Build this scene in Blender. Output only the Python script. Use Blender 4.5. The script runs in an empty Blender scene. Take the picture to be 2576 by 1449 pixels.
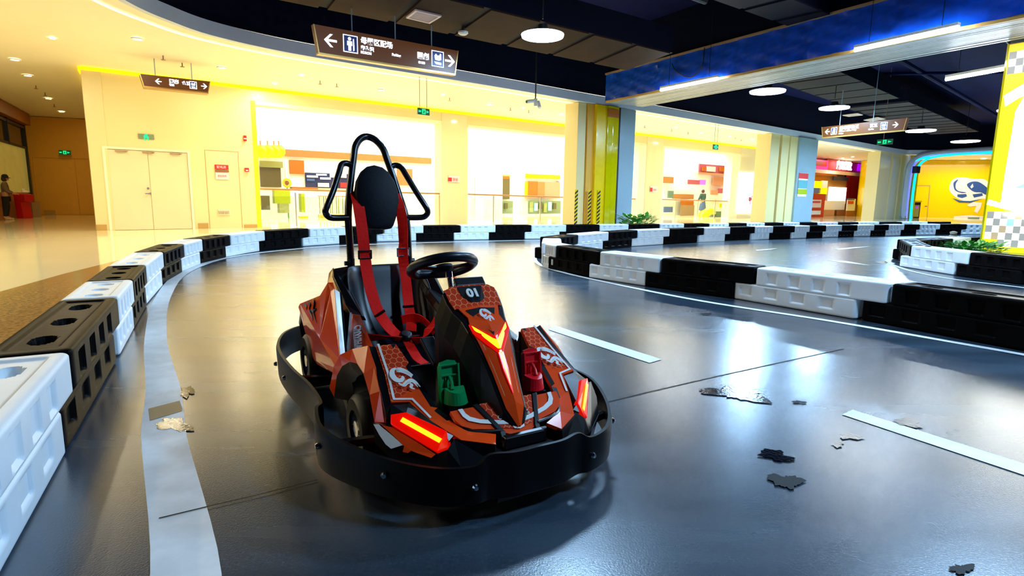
import bpy, bmesh, math, random
from mathutils import Vector, Matrix
random.seed(7)
C = bpy.context.scene.collection
PI = math.pi
# ------------------------------------------------------------------ camera
F_PX, HOR, ROLL, EYE = 1430.0, 498.0, math.radians(0.8), 1.0
PITCH = math.atan((724.5-HOR)/F_PX)
cd = bpy.data.cameras.new('camera'); cam = bpy.data.objects.new('camera', cd); C.objects.link(cam)
cd.sensor_width = 36; cd.lens = F_PX/2576*36; cd.clip_end = 300
cam.matrix_world = Matrix.Translation((0,0,EYE)) @ Matrix.Rotation(PI/2-PITCH,4,'X') @ Matrix.Rotation(ROLL,4,'Z')
bpy.context.scene.camera = cam
# ------------------------------------------------------------------ world + exposure
vs = bpy.context.scene.view_settings
bpy.context.scene.display_settings.display_device = 'sRGB'
vs.view_transform = 'Standard'; vs.look = 'None'; vs.gamma = 1; vs.use_curve_mapping = False; vs.exposure = 0.0
w = bpy.data.worlds.new('world'); bpy.context.scene.world = w; w.use_nodes = True
w.node_tree.nodes['Background'].inputs[0].default_value = (0.02,0.03,0.06,1); w.node_tree.nodes['Background'].inputs[1].default_value = 0.04
# area lights; those over the mall atrium are unseen, added to brighten it
def area(name, loc, size, power, col, parent=None, sy=None, rot=(0,0,0), shape=None, spread=PI):
    l = bpy.data.lights.new(name,'AREA'); l.energy = power; l.color = col
    l.shape = shape or ('RECTANGLE' if sy else 'SQUARE'); l.size = size
    if sy: l.size_y = sy
    l.spread = spread
    o = bpy.data.objects.new(name, l); C.objects.link(o); o.location = loc; o.rotation_euler = rot
    if parent: o.parent = parent; o.location = Vector(loc)-OFF.get(parent.name, Vector())
    return o
OFF = {}
WM, WC = 0.768, 23.29           # mall wall line  y = WM x + WC
WANG = math.atan(WM)
K1 = dict(SKY=2700, DOWN=40, BAY=420, TUBE=70.0)
area('atrium_skylight', (-4.5,25.2,8.6), 13, K1['SKY']*.8, (1,.97,.86), sy=7, rot=(0,0,WANG))
area('atrium_skylight', (6.0,33.3,8.6), 13, K1['SKY']*.8, (1,.97,.88), sy=7, rot=(0,0,WANG))
area('atrium_skylight', (16.0,41.0,8.6), 12, K1['SKY']*.6, (1,.96,.86), sy=7, rot=(0,0,WANG))
area('hall_lamp', (31.0,39.5,3.85), 5, 270, (1,.95,.8), sy=2, rot=(0,0,-.2))
# ------------------------------------------------------------------ pixel -> place helpers
def ray(x,y):
    X = x-1288; Y = 724.5-y; c, s = math.cos(ROLL), math.sin(ROLL)
    X, Y = X*c-Y*s, X*s+Y*c
    u, v = X/F_PX, Y/F_PX
    return Vector((u, math.cos(PITCH)+v*math.sin(PITCH), -math.sin(PITCH)+v*math.cos(PITCH)))
def at(x,y,z=0.0):
    r = ray(x,y); t = (z-EYE)/r.z
    return Vector((r.x*t, r.y*t, z))
def onplane(x,y,A,B):
    r = ray(x,y); dx, dy = B[0]-A[0], B[1]-A[1]
    det = -r.x*dy+dx*r.y; t = (-A[0]*dy+dx*A[1])/det
    return Vector((r.x*t, r.y*t, EYE+r.z*t))
def onwall(x,y,off=0.0,m=WM,c=WC):
    c2 = c+off*math.sqrt(1+m*m); r = ray(x,y); t = c2/(r.y-m*r.x)
    return Vector((r.x*t, r.y*t, EYE+r.z*t))
# ------------------------------------------------------------------ materials
def nt_of(name):
    m = bpy.data.materials.new(name); m.use_nodes = True
    return m, m.node_tree, m.node_tree.nodes['Principled BSDF']
def mat(name, col, rough=.5, metal=0, emit=None, es=0, var=.08, scale=6, bump=0, coat=0, spec=.5, ior=1.5, trans=0):
    m, nt, b = nt_of(name); N = nt.nodes; L = nt.links
    tc = N.new('ShaderNodeTexCoord'); nz = N.new('ShaderNodeTexNoise'); nz.inputs['Scale'].default_value = scale; nz.inputs['Detail'].default_value = 4
    L.new(tc.outputs['Object'], nz.inputs['Vector'])
    mx = N.new('ShaderNodeMixRGB'); mx.inputs[1].default_value = (*[c*(1-var) for c in col],1); mx.inputs[2].default_value = (*[min(1,c*(1+var)) for c in col],1)
    L.new(nz.outputs['Fac'], mx.inputs[0]); L.new(mx.outputs[0], b.inputs['Base Color'])
    b.inputs['Roughness'].default_value = rough; b.inputs['Metallic'].default_value = metal
    b.inputs['Coat Weight'].default_value = coat; b.inputs['Specular IOR Level'].default_value = spec
    b.inputs['IOR'].default_value = ior
    if emit: b.inputs['Emission Color'].default_value = (*emit,1); b.inputs['Emission Strength'].default_value = es
    if trans: b.inputs['Transmission Weight'].default_value = trans; b.inputs['IOR'].default_value = 1.05
    if bump:
        bp = N.new('ShaderNodeBump'); bp.inputs['Strength'].default_value = bump; bp.inputs['Distance'].default_value = .01
        L.new(nz.outputs['Fac'], bp.inputs['Height']); L.new(bp.outputs[0], b.inputs['Normal'])
    return m
def glassmat(name, tint, mixv=.12):
    m = bpy.data.materials.new(name); m.use_nodes = True; nt = m.node_tree; nt.nodes.clear()
    o = nt.nodes.new('ShaderNodeOutputMaterial'); t = nt.nodes.new('ShaderNodeBsdfTransparent'); g = nt.nodes.new('ShaderNodeBsdfGlossy')
    t.inputs[0].default_value = (*tint,1); g.inputs['Roughness'].default_value = .03; x = nt.nodes.new('ShaderNodeMixShader')
    x.inputs[0].default_value = .05; nt.links.new(t.outputs[0], x.inputs[1]); nt.links.new(g.outputs[0], x.inputs[2]); nt.links.new(x.outputs[0], o.inputs[0])
    return m
def floor_mat():
    m, nt, b = nt_of('track_floor'); N = nt.nodes; L = nt.links
    tc = N.new('ShaderNodeTexCoord')
    mp = N.new('ShaderNodeMapping'); mp.inputs['Rotation'].default_value = (0,0,.9); mp.inputs['Scale'].default_value = (.35,2.2,1); L.new(tc.outputs['Object'], mp.inputs[0])
    n1 = N.new('ShaderNodeTexNoise'); n1.inputs['Scale'].default_value = 1.6; n1.inputs['Detail'].default_value = 8; L.new(mp.outputs[0], n1.inputs['Vector'])
    n2 = N.new('ShaderNodeTexNoise'); n2.inputs['Scale'].default_value = 90; n2.inputs['Detail'].default_value = 10; n2.inputs['Roughness'].default_value = .75; L.new(tc.outputs['Object'], n2.inputs['Vector'])
    r = N.new('ShaderNodeValToRGB'); r.color_ramp.elements[0].position = .38; r.color_ramp.elements[0].color = (.014,.024,.036,1); r.color_ramp.elements[1].position = .62; r.color_ramp.elements[1].color = (.042,.068,.098,1)
    a = N.new('ShaderNodeMath'); a.operation = 'ADD'; h = N.new('ShaderNodeMath'); h.operation = 'MULTIPLY'; h.inputs[1].default_value = .5
    L.new(n1.outputs['Fac'], a.inputs[0]); L.new(n2.outputs['Fac'], a.inputs[1]); L.new(a.outputs[0], h.inputs[0]); L.new(h.outputs[0], r.inputs[0]); L.new(r.outputs[0], b.inputs['Base Color'])
    rr = N.new('ShaderNodeMapRange'); rr.inputs['To Min'].default_value = .19; rr.inputs['To Max'].default_value = .33; L.new(n1.outputs['Fac'], rr.inputs[0]); L.new(rr.outputs[0], b.inputs['Roughness'])
    n3 = N.new('ShaderNodeTexNoise'); n3.inputs['Scale'].default_value = 160; n3.inputs['Detail'].default_value = 3; L.new(tc.outputs['Object'], n3.inputs['Vector'])
    bp = N.new('ShaderNodeBump'); bp.inputs['Strength'].default_value = .25; bp.inputs['Distance'].default_value = .002; L.new(n3.outputs['Fac'], bp.inputs['Height']); L.new(bp.outputs[0], b.inputs['Normal'])
    b.inputs['Specular IOR Level'].default_value = 1.0
    b.inputs['Coat Weight'].default_value = .5; b.inputs['Coat Roughness'].default_value = .22
    return m
def hexmat(name, base, line, scale=36):
    m, nt, b = nt_of(name); N = nt.nodes; L = nt.links
    tc = N.new('ShaderNodeTexCoord')
    def V(op, a, bb=None, c=None):
        n = N.new('ShaderNodeVectorMath'); n.operation = op
        for i, q in enumerate((a,bb)):
            if q is None: continue
            if isinstance(q, tuple): n.inputs[i].default_value = q
            else: L.new(q, n.inputs[i])
        return n
    def M(op, a, bb=None):
        n = N.new('ShaderNodeMath'); n.operation = op
        for i, q in enumerate((a,bb)):
            if q is None: continue
            if isinstance(q, (int,float)): n.inputs[i].default_value = q
            else: L.new(q, n.inputs[i])
        return n.outputs[0]
    mp = N.new('ShaderNodeMapping'); mp.inputs['Scale'].default_value = (scale,scale,0); L.new(tc.outputs['Object'], mp.inputs[0])
    p = V('ADD', mp.outputs[0], (100,173.2,0)).outputs[0]
    R = (1,1.7320508,1); H = (.5,.8660254,0)
    a = V('SUBTRACT', V('MODULO', p, R).outputs[0], H).outputs[0]
    bb = V('SUBTRACT', V('MODULO', V('SUBTRACT', p, H).outputs[0], R).outputs[0], H).outputs[0]
    la = V('DOT_PRODUCT', a, a).outputs['Value']; lb = V('DOT_PRODUCT', bb, bb).outputs['Value']
    sel = M('LESS_THAN', la, lb)
    mx = N.new('ShaderNodeMix'); mx.data_type = 'VECTOR'; L.new(sel, mx.inputs['Factor']); L.new(bb, mx.inputs[4]); L.new(a, mx.inputs[5])
    ab = V('ABSOLUTE', mx.outputs[1]).outputs[0]
    d1 = V('DOT_PRODUCT', ab, (.5,.8660254,0)).outputs['Value']; sx = N.new('ShaderNodeSeparateXYZ'); L.new(ab, sx.inputs[0])
    d = M('MAXIMUM', d1, sx.outputs[0]); ln = M('GREATER_THAN', d, .462)
    c = N.new('ShaderNodeMixRGB'); c.inputs[1].default_value = (*base,1); c.inputs[2].default_value = (*line,1); L.new(ln, c.inputs[0]); L.new(c.outputs[0], b.inputs['Base Color'])
    b.inputs['Roughness'].default_value = .22; b.inputs['Coat Weight'].default_value = .6
    return m
ORANGE = (.95,.075,.008)
M_ = {
 'floor': floor_mat(),
 'paint': mat('road_paint', (.80,.84,.84), .5, var=.25, scale=9),
 'tape': mat('yellow_tape', (.34,.22,.10), .5),  # colour also serves a patch of warm light painted on the floor
 'joint': mat('joint', (.004,.005,.006), .8),
 'water': mat('puddle_water', (.002,.003,.005), .06, spec=.6, bump=.10, scale=70),
 'oil': mat('dark_stain', (.010,.012,.014), .6, var=.9, scale=160, spec=.15),
 'mfloor': mat('cream_tile', (.95,.83,.50), .07, var=.05, scale=.8, spec=.6),
 'terrazzo': mat('brown_terrazzo', (.46,.27,.085), .12, var=.85, scale=34, spec=.7),
 'cream': mat('cream_panel', (.80,.67,.33), .35, var=.03, scale=.7),
 'creamgloss': mat('glossy_beige_stone', (.80,.70,.43), .08, var=.04, scale=1, coat=.5),
 'creamlt': mat('pale_cream', (.90,.82,.55), .4, var=.03),
 'ochre': mat('ochre_plaster', (.80,.42,.045), .4, var=.05),
 'white': mat('white_paint', (.9,.9,.86), .5, var=.03),
 'mceil': mat('mall_ceiling', (.93,.87,.68), .55, var=.02),
 'fascia': mat('grey_fascia', (.60,.68,.88), .45, var=.04),
 'dceil': mat('dark_ceiling', (.003,.006,.055), .8, var=.5, scale=2, spec=.1),
 'ductd': mat('dark_duct_board', (.012,.012,.022), .7, var=.35, scale=2, spec=.12),
 'duct': mat('dark_duct', (.0015,.003,.016), .7, var=.4, spec=.1),
 'ductu': mat('brown_duct_board', (.034,.016,.012), .75, var=.35, scale=2, spec=.08),
 'tarp': mat('blue_tarp', (.002,.060,.55), .32, var=.6, scale=5, bump=.8),
 'shutter': mat('shutter_slats', (.30,.34,.42), .35, metal=.3, var=.35, scale=10),
 'dark': mat('black_metal', (.006,.007,.010), .45, var=.2),
 'steel': mat('brushed_steel', (.55,.5,.42), .3, metal=1),
 'skirt': mat('brown_skirting', (.50,.30,.08), .4),
 'bwhite': mat('white_plastic', (.80,.86,.90), .38, var=.08, scale=7, bump=.15),
 'bblack': mat('black_plastic', (.0045,.0038,.0038), .34, var=.35, scale=9, bump=.10, spec=.15, ior=1.14),
 'yellow': mat('yellow_paint', (.88,.60,.0), .25, var=.04, coat=.3),
 'ygreen': mat('olive_yellow_gloss', (.62,.52,.0), .1, var=.08, coat=.6),
 'bluegrey': mat('blue_grey_panel', (.30,.42,.52), .22, var=.05, coat=.2),
 'signbrown': mat('brown_sign', (.07,.024,.006), .35, var=.05, emit=(.30,.10,.02), es=.20, spec=.2),
 'signedge': mat('bronze_edge', (.45,.25,.06), .3, metal=.6),
 'signwhite': mat('lit_white', (.8,.85,1), .5, emit=(.75,.86,1), es=2.2),
 'signnavy': mat('lit_navy', (.01,.012,.10), .4, emit=(.01,.015,.16), es=.4),
 'green': mat('exit_green', (.0,.4,.15), .4, emit=(.0,1,.28), es=1.3),
 'greendk': mat('exit_dark_green', (.004,.05,.02), .3, emit=(0,.10,.03), es=.3),
 'greygr': mat('grey_green', (.22,.27,.16), .4),
 'red': mat('alarm_red', (.60,.008,.010), .35),
 'redsign': mat('red_label', (.65,.02,.02), .5),
 'led': mat('led_white', (1,1,1), .5, emit=(.86,.95,1), es=K1['TUBE']),
 'bay': mat('bay_lens', (1,1,1), .5, emit=(.72,.88,1), es=14),
 'warmled': mat('warm_led', (1,1,1), .5, emit=(1,.82,.45), es=14),
 'cove': mat('cove_led', (1,.8,0), .5, emit=(1,.66,.0), es=1.6),
 'jamb': mat('cove_jamb', (1,.9,.0), .5, emit=(1,.88,.0), es=1.1),  # emission imitates the yellow cove light falling on the jamb
 'blueled': mat('blue_led', (.0,.3,1), .5, emit=(.0,.36,1), es=3.2),
 'violetled': mat('violet_led', (.3,.3,1), .5, emit=(.16,.14,1), es=1.4),
 'lightbox': mat('lightbox_white', (.9,.9,.9), .4, emit=(1,1,.97), es=1.9),
 'lyellow': mat('lightbox_yellow', (.9,.7,0), .4, emit=(1,.70,.0), es=.75),
 'lgrey': mat('lightbox_grey', (.25,.24,.22), .4, emit=(.34,.33,.30), es=.8),
 'ltan': mat('lightbox_tan', (.4,.3,.18), .4, emit=(.50,.36,.20), es=.8),
 'lcyan': mat('lightbox_cyan', (.3,.7,.7), .4, emit=(.35,.85,.85), es=.8),
 'lteal': mat('lightbox_teal', (.05,.35,.4), .4, emit=(.05,.42,.5), es=.8),
 'lpale': mat('lightbox_paleblue', (.7,.85,.95), .4, emit=(.7,.88,1), es=.9),
 'magenta': mat('magenta_sign', (.7,.01,.2), .4, emit=(.9,.02,.30), es=.8),
 'purple': mat('purple_sign', (.3,.0,.7), .4, emit=(.34,.0,.95), es=1.1),
 'pink': mat('pink_sign', (.9,.1,.6), .4, emit=(1,.12,.62), es=.9),
 'shopred': mat('shop_red', (.55,.004,.008), .4), 'shoporange': mat('shop_orange', (.42,.12,.008), .4),
 'shopbrown': mat('shop_brown', (.30,.10,.02), .5), 'shopblue': mat('shop_blue', (.05,.10,.30), .4), 'screen': mat('screen_blue', (.02,.2,.8), .3, emit=(.03,.25,1), es=.9),
 'cyan': mat('pale_cyan', (.12,.38,.44), .3), 'khaki': mat('khaki', (.12,.095,.035), .4), 'lime': mat('lime', (.36,.44,.0), .4), 'limepale': mat('pale_lime', (.32,.34,.11), .4),
 'navy': mat('navy', (.012,.02,.10), .4), 'wood': mat('orange_wood', (.36,.17,.045), .45, var=.15, scale=3), 'rose': mat('rose', (.40,.09,.13), .4),
 'teal': mat('teal_box', (.10,.20,.16), .4), 'tan': mat('tan', (.34,.22,.12), .5), 'peach': mat('peach', (.50,.26,.14), .5), 'pinkw': mat('pink_white', (.85,.68,.68), .5),
 'mirror': mat('tinted_glass', (.012,.006,.003), .1, var=.4, scale=1.2), 'poster': mat('lit_poster', (.42,.36,.09), .2, var=.35, scale=1.5, emit=(.40,.32,.06), es=.35),
 'orange': mat('orange_bodywork', ORANGE, .20, var=.05, coat=.7), 'hex': hexmat('hex_bodywork', (.66,.042,.010), (1.0,.36,.13), 42),
 'kblack': mat('kart_black_plastic', (.0025,.0025,.0035), .30, var=.2), 'krubber': mat('tyre_rubber', (.005,.0045,.004), .55, var=.3, scale=30), 'kmatte': mat('kart_bumper', (.003,.003,.004), .45, var=.3, scale=20, spec=.4, ior=1.25),
 'flare': mat('smoky_arch_liner', (.22,.14,.08), .22, var=.5, coat=.5), 'kwhite': mat('kart_white', (.88,.86,.80), .3, var=.04), 'kcream': mat('kart_pinstripe', (.9,.55,.3), .35),
 'seat': mat('seat_black', (.003,.005,.010), .36, var=.2), 'vinyl': mat('headrest_vinyl', (.002,.003,.007), .6, var=.2, scale=40, bump=.1, spec=.2), 'tube': mat('black_tube', (.006,.006,.009), .25, var=.2),
 'belt': mat('red_webbing', (.95,.008,.003), .7, var=.12, scale=60, bump=.15, spec=.15), 'chrome': mat('chrome', (.75,.75,.72), .12, metal=1), 'pgreen': mat('pedal_green', (.0,.30,.08), .35), 'pred': mat('pedal_red', (.85,.004,.012), .35),
 'lred': mat('lamp_red', (.6,.0,.0), .2, emit=(1,.006,.0), es=.62, coat=.6), 'lamber': mat('lamp_amber', (1,.4,0), .3, emit=(1,.42,.01), es=2.2), 'gold': mat('gold_side', (.30,.19,.06), .22, metal=.5, var=.3),
 'tread': mat('dragon_print', (.030,.008,.005), .3), 'leaf': mat('leaf_green', (.03,.30,.02), .4, var=.5, scale=20), 'canvas': mat('canvas_bag', (.42,.40,.34), .7, var=.2),
 'glass': glassmat('balustrade_glass', (.93,.97,.88)), 'shopglass': glassmat('shop_glass', (.86,.86,.84)),
 'skin': mat('skin', (.55,.28,.17), .5), 'coat': mat('brown_coat', (.16,.10,.07), .8, var=.2), 'trouser': mat('black_trousers', (.006,.006,.008), .8), 'hat': mat('black_hat', (.008,.008,.01), .8),
 'shoe': mat('pale_shoe', (.55,.42,.25), .5), 'denim': mat('denim', (.07,.12,.30), .8), 'dgreen': mat('dark_green_cloth', (.02,.07,.06), .8), 'hairb': mat('hair', (.04,.012,.004), .6),
 'muralw': mat('mural_white', (.78,.76,.70), .5), 'muralb': mat('mural_blue', (.02,.07,.28), .5),
}
# ------------------------------------------------------------------ mesh builder
class MB:
    def __init__(s): s.v = []; s.f = []; s.m = []; s.mats = []
    def _mi(s, m):
        if m is None: return 0
        if m not in s.mats: s.mats.append(m)
        return s.mats.index(m)
    def add(s, vs_, fs, m=None):
        b = len(s.v); s.v += [Vector(v) for v in vs_]; k = s._mi(m)
        for f in fs: s.f.append([b+i for i in f]); s.m.append(k)
        return s
    def box(s, c, d, rz=0, m=None, rot=None):
        R = rot if rot is not None else Matrix.Rotation(rz,3,'Z'); c = Vector(c)
        vs_ = [c+R@Vector((x*d[0]/2,y*d[1]/2,z*d[2]/2)) for x in(-1,1) for y in(-1,1) for z in(-1,1)]
        return s.add(vs_, [(0,1,3,2),(4,6,7,5),(0,4,5,1),(2,3,7,6),(0,2,6,4),(1,5,7,3)], m)
    def wallbox(s, A, B, z0, z1, th, m=None):       # box standing on plan line A-B, depth th away (to the left of A->B)
        A = Vector((A[0],A[1],0)); B = Vector((B[0],B[1],0)); d = (B-A).normalized(); n = Vector((-d.y,d.x,0))*th
        vs_ = [p+Vector((0,0,z)) for z in (z0,z1) for p in (A,B,B+n,A+n)]
        return s.add(vs_, [(0,3,2,1),(4,5,6,7),(0,1,5,4),(1,2,6,5),(2,3,7,6),(3,0,4,7)], m)
    def prism(s, pts, off, m=None):                 # polygon extruded by vector off
        off = Vector(off); n = len(pts); P = [Vector(p) for p in pts]
        return s.add(P+[p+off for p in P], [list(range(n))[::-1], list(range(n,2*n))]+[(i,(i+1)%n,n+(i+1)%n,n+i) for i in range(n)], m)
    def strip(s, a, b, th, m=None):                 # quad strip between polylines a and b, thickened by vector th
        th = Vector(th); n = len(a); P = [Vector(p) for p in a]+[Vector(p) for p in b]; Q = [p+th for p in P]; o = 2*n
        fs = []
        for i in range(n-1):
            fs += [(i,i+1,n+i+1,n+i), (o+i,o+n+i,o+n+i+1,o+i+1), (i,o+i,o+i+1,i+1), (n+i,n+i+1,o+n+i+1,o+n+i)]
        fs += [(0,n,o+n,o), (n-1,o+n-1,o+2*n-1,2*n-1)]
        return s.add(P+Q, fs, m)
    def loft(s, secs, m=None, closed=True, caps=True):
        n = len(secs[0]); vs_ = [p for q in secs for p in q]; fs = []
        for i in range(len(secs)-1):
            for j in range(n if closed else n-1):
                k = (j+1)%n; fs.append((i*n+j,i*n+k,(i+1)*n+k,(i+1)*n+j))
        if caps and closed: fs += [list(range(n))[::-1], [(len(secs)-1)*n+j for j in range(n)]]
        return s.add(vs_, fs, m)
    def tube(s, path, r, n=10, closed=False, m=None, smooth=0):
        P = [Vector(p) for p in path]
        if smooth: P = catmull(P, smooth, closed)
        N = len(P); rr = r if isinstance(r,(list,tuple)) else [r]*N
        if len(rr) != N: rr = [rr[min(len(rr)-1,int(i*len(rr)/N))] for i in range(N)]
        secs = []; up = None
        for i in range(N):
            a = P[(i-1)%N] if (closed or i>0) else P[i]; b = P[(i+1)%N] if (closed or i<N-1) else P[i]
            t = (b-a).normalized()
            if up is None: up = t.orthogonal().normalized()
            up = (up-t*up.dot(t)).normalized(); sd = t.cross(up)
            secs.append([P[i]+(up*math.cos(2*PI*k/n)+sd*math.sin(2*PI*k/n))*rr[i] for k in range(n)])
        if closed: secs.append(secs[0])
        return s.loft(secs, m, caps=not closed)
    def lathe(s, c, prof, n=24, axis=(0,0,1), m=None, caps=True):    # prof: (radius, height)
        ax = Vector(axis).normalized(); u = ax.orthogonal().normalized(); w_ = ax.cross(u); c = Vector(c)
        return s.loft([[c+ax*h+(u*math.cos(2*PI*k/n)+w_*math.sin(2*PI*k/n))*max(r,1e-4) for k in range(n)] for r, h in prof], m, caps=caps)
    def ball(s, c, r, n=12, m=None, sc=(1,1,1)):
        c = Vector(c); secs = []
        for i in range(n//2+1):
            th = PI*i/(n//2); secs.append([c+Vector((r*sc[0]*math.sin(th)*math.cos(2*PI*k/n), r*sc[1]*math.sin(th)*math.sin(2*PI*k/n), r*sc[2]*math.cos(th))) for k in range(n)])
        return s.loft(secs, m)
    def build(s, name, m=None, parent=None, smooth=False, bevel=0, solid=0, local=False, sub=0):
        me = bpy.data.meshes.new(name); off = Vector()
        if parent is not None: off = Vector() if local else OFF.get(parent.name, Vector())
        elif not local:
            xs = [v.x for v in s.v]; ys = [v.y for v in s.v]; off = Vector(((min(xs)+max(xs))/2,(min(ys)+max(ys))/2,min(v.z for v in s.v)))
        me.from_pydata([v-off for v in s.v], [], s.f)
        if s.mats:
            for q in s.mats: me.materials.append(q)
            for p, k in zip(me.polygons, s.m): p.material_index = k
        if m is not None and not s.mats: me.materials.append(m)
        bm = bmesh.new(); bm.from_mesh(me); bmesh.ops.remove_doubles(bm, verts=bm.verts, dist=1e-5); bmesh.ops.recalc_face_normals(bm, faces=bm.faces); bm.to_mesh(me); bm.free()
        if smooth:
            for p in me.polygons: p.use_smooth = True
            try: me.set_sharp_from_angle(angle=math.radians(38))
            except Exception: pass
        o = bpy.data.objects.new(name, me); C.objects.link(o)
        if parent is not None: o.parent = parent; OFF[o.name] = off
        elif not local: o.location = off
        if parent is None: OFF[o.name] = off if not local else Vector()
        if solid: q = o.modifiers.new('solid','SOLIDIFY'); q.thickness = solid; q.offset = 0
        if bevel: q = o.modifiers.new('bevel','BEVEL'); q.width = bevel; q.segments = 2; q.limit_method = 'ANGLE'
        if sub: q = o.modifiers.new('sub','SUBSURF'); q.levels = sub; q.render_levels = sub
        return o
def catmull(P, k, closed=False):
    out = []; N = len(P)
    for i in range(N if closed else N-1):
        p0 = P[(i-1)%N] if (closed or i>0) else P[i]; p1 = P[i]; p2 = P[(i+1)%N]; p3 = P[(i+2)%N] if (closed or i<N-2) else P[(i+1)%N]
        for j in range(k):
            t = j/k; out.append(.5*((2*p1)+(p2-p0)*t+(2*p0-5*p1+4*p2-p3)*t*t+(3*p1-p0-3*p2+p3)*t**3))
    if not closed: out.append(P[-1])
    return out
def tag(o, label, cat, group=None, kind=None):
    o['label'] = label; o['category'] = cat
    if group: o['group'] = group
    if kind: o['kind'] = kind
    return o
def struct(o): o['kind'] = 'structure'; return o
def thing(name, loc, label, cat, group=None, rz=0):
    o = bpy.data.objects.new(name, None); C.objects.link(o); o.location = loc; o.rotation_euler = (0,0,rz); o.empty_display_size = .1
    OFF[o.name] = Vector(loc); return tag(o, label, cat, group)
def text_mesh(txt, size, origin, xd, yd, m, parent, name='lettering', depth=.002, local=False, align='CENTER', bold=0):
    cu = bpy.data.curves.new('t','FONT'); cu.body = txt; cu.size = size; cu.extrude = depth; cu.align_x = align; cu.align_y = 'CENTER'; cu.offset = bold
    to = bpy.data.objects.new('t', cu); C.objects.link(to); dg = bpy.context.evaluated_depsgraph_get(); dg.update()
    me = bpy.data.meshes.new_from_object(to.evaluated_get(dg)); bpy.data.objects.remove(to); bpy.data.curves.remove(cu)
    xd = Vector(xd).normalized(); zd = xd.cross(Vector(yd)).normalized(); yd = zd.cross(xd)
    off = Vector() if local else OFF.get(parent.name, Vector())
    Mx = Matrix.Translation(Vector(origin)-off) @ Matrix((xd,yd,zd)).transposed().to_4x4()
    me.transform(Mx); me.materials.clear(); me.materials.append(m); me.name = name
    o = bpy.data.objects.new(name, me); C.objects.link(o); o.parent = parent; OFF[o.name] = off
    return o
# ================================================================== STRUCTURE
# --- race track floor
fl = struct(MB().add([(-30,-12,0),(60,-12,0),(60,60,0),(-30,60,0)], [(0,1,2,3)]).build('floor', M_['floor'], local=True))
def flat(pts, z, name, m, parent=fl, sm=0):
    P = [Vector((p[0],p[1],z)) for p in pts]
    b = MB().add(P, [list(range(len(P)))]).build(name, m, parent, local=True)
    return b
def bandline(a, b, z, name, m, k=6):
    A = catmull([Vector((p[0],p[1],z)) for p in a], k); B = catmull([Vector((p[0],p[1],z)) for p in b], k)
    return MB().loft([[p,q] for p, q in zip(A,B)], closed=False).build(name, m, fl, local=True)
def pathline(pts, wd, z, name, m, k=6):
    P = catmull([Vector((p[0],p[1],z)) for p in pts], k); L_, R_ = [], []
    for i, p in enumerate(P):
        t = (P[min(i+1,len(P)-1)]-P[max(i-1,0)]).normalized(); n = Vector((-t.y,t.x,0))*wd/2
        L_.append(p-n); R_.append(p+n)
    return MB().loft([[a,b] for a, b in zip(L_,R_)], closed=False).build(name, m, fl, local=True)
inner = [(-.70,1.1),(-.76,1.37),(-1.34,2.23),(-1.7,2.81),(-2.41,3.87),(-3.29,5.39),(-4.07,7.05),(-4.45,8.6),(-4.33,9.75),(-3.86,10.8),(-3.2,11.62),(-1.75,12.55),(.3,13.55),(3.0,14.6),(6.5,16.2),(9,17.6)]
outer = [(-.86,1.1),(-.95,1.37),(-1.53,2.23),(-1.87,2.79),(-2.56,3.86),(-3.42,5.35),(-4.2,7.03),(-4.57,8.6),(-4.45,9.8),(-3.96,10.88),(-3.26,11.74),(-1.79,12.67),(.26,13.66),(2.96,14.7),(6.46,16.3),(8.95,17.7)]
bandline(outer, inner, .003, 'edge_line', M_['paint'])
pathline([at(x,y) for x,y in [(2640,908),(2576,893),(2100,810),(1750,755),(1500,705),(1410,684),(1362,668),(1345,652),(1356,638),(1400,628),(1480,622),(1600,617),(1750,610),(1990,600),(2250,592),(2460,588)]], .07, .003, 'edge_line', M_['paint'])
pathline([at(x,y) for x,y in [(2640,735),(2576,724),(2400,703),(2300,684),(2250,668),(2232,660),(2240,652),(2262,645)]], .07, .003, 'edge_line', M_['paint'])
def quadpx(pts, name='lane_dash', m='paint', z=.003): return flat([at(*p) for p in pts], z, name, M_[m])
quadpx([(1380,830),(1396,820),(1665,905),(1634,914)])
quadpx([(2118,1044),(2145,1032),(2700,1207),(2690,1235)])
quadpx([(2100,626),(2150,622),(2190,620),(2110,629)]); quadpx([(1900,629),(1955,625),(1940,628),(1905,631)]); quadpx([(2075,654),(2130,657),(2190,668),(2120,661)])
quadpx([(2200,660),(2225,657),(2236,661),(2222,665)], 'floor_tape', 'tape')
quadpx([(374,1030),(452,1010),(459,1030),(458,1036),(378,1060)], 'floor_tape', 'tape', .0045)  # patch of warm light painted on the floor
pathline([at(x,y) for x,y in [(400,1307),(520,1278),(640,1250),(800,1210)]], .006, .005, 'expansion_joint', M_['joint'], 2)
pathline([at(x,y) for x,y in [(1500,1018),(1800,948),(2122,878)]], .008, .002, 'expansion_joint', M_['joint'], 2)
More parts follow.
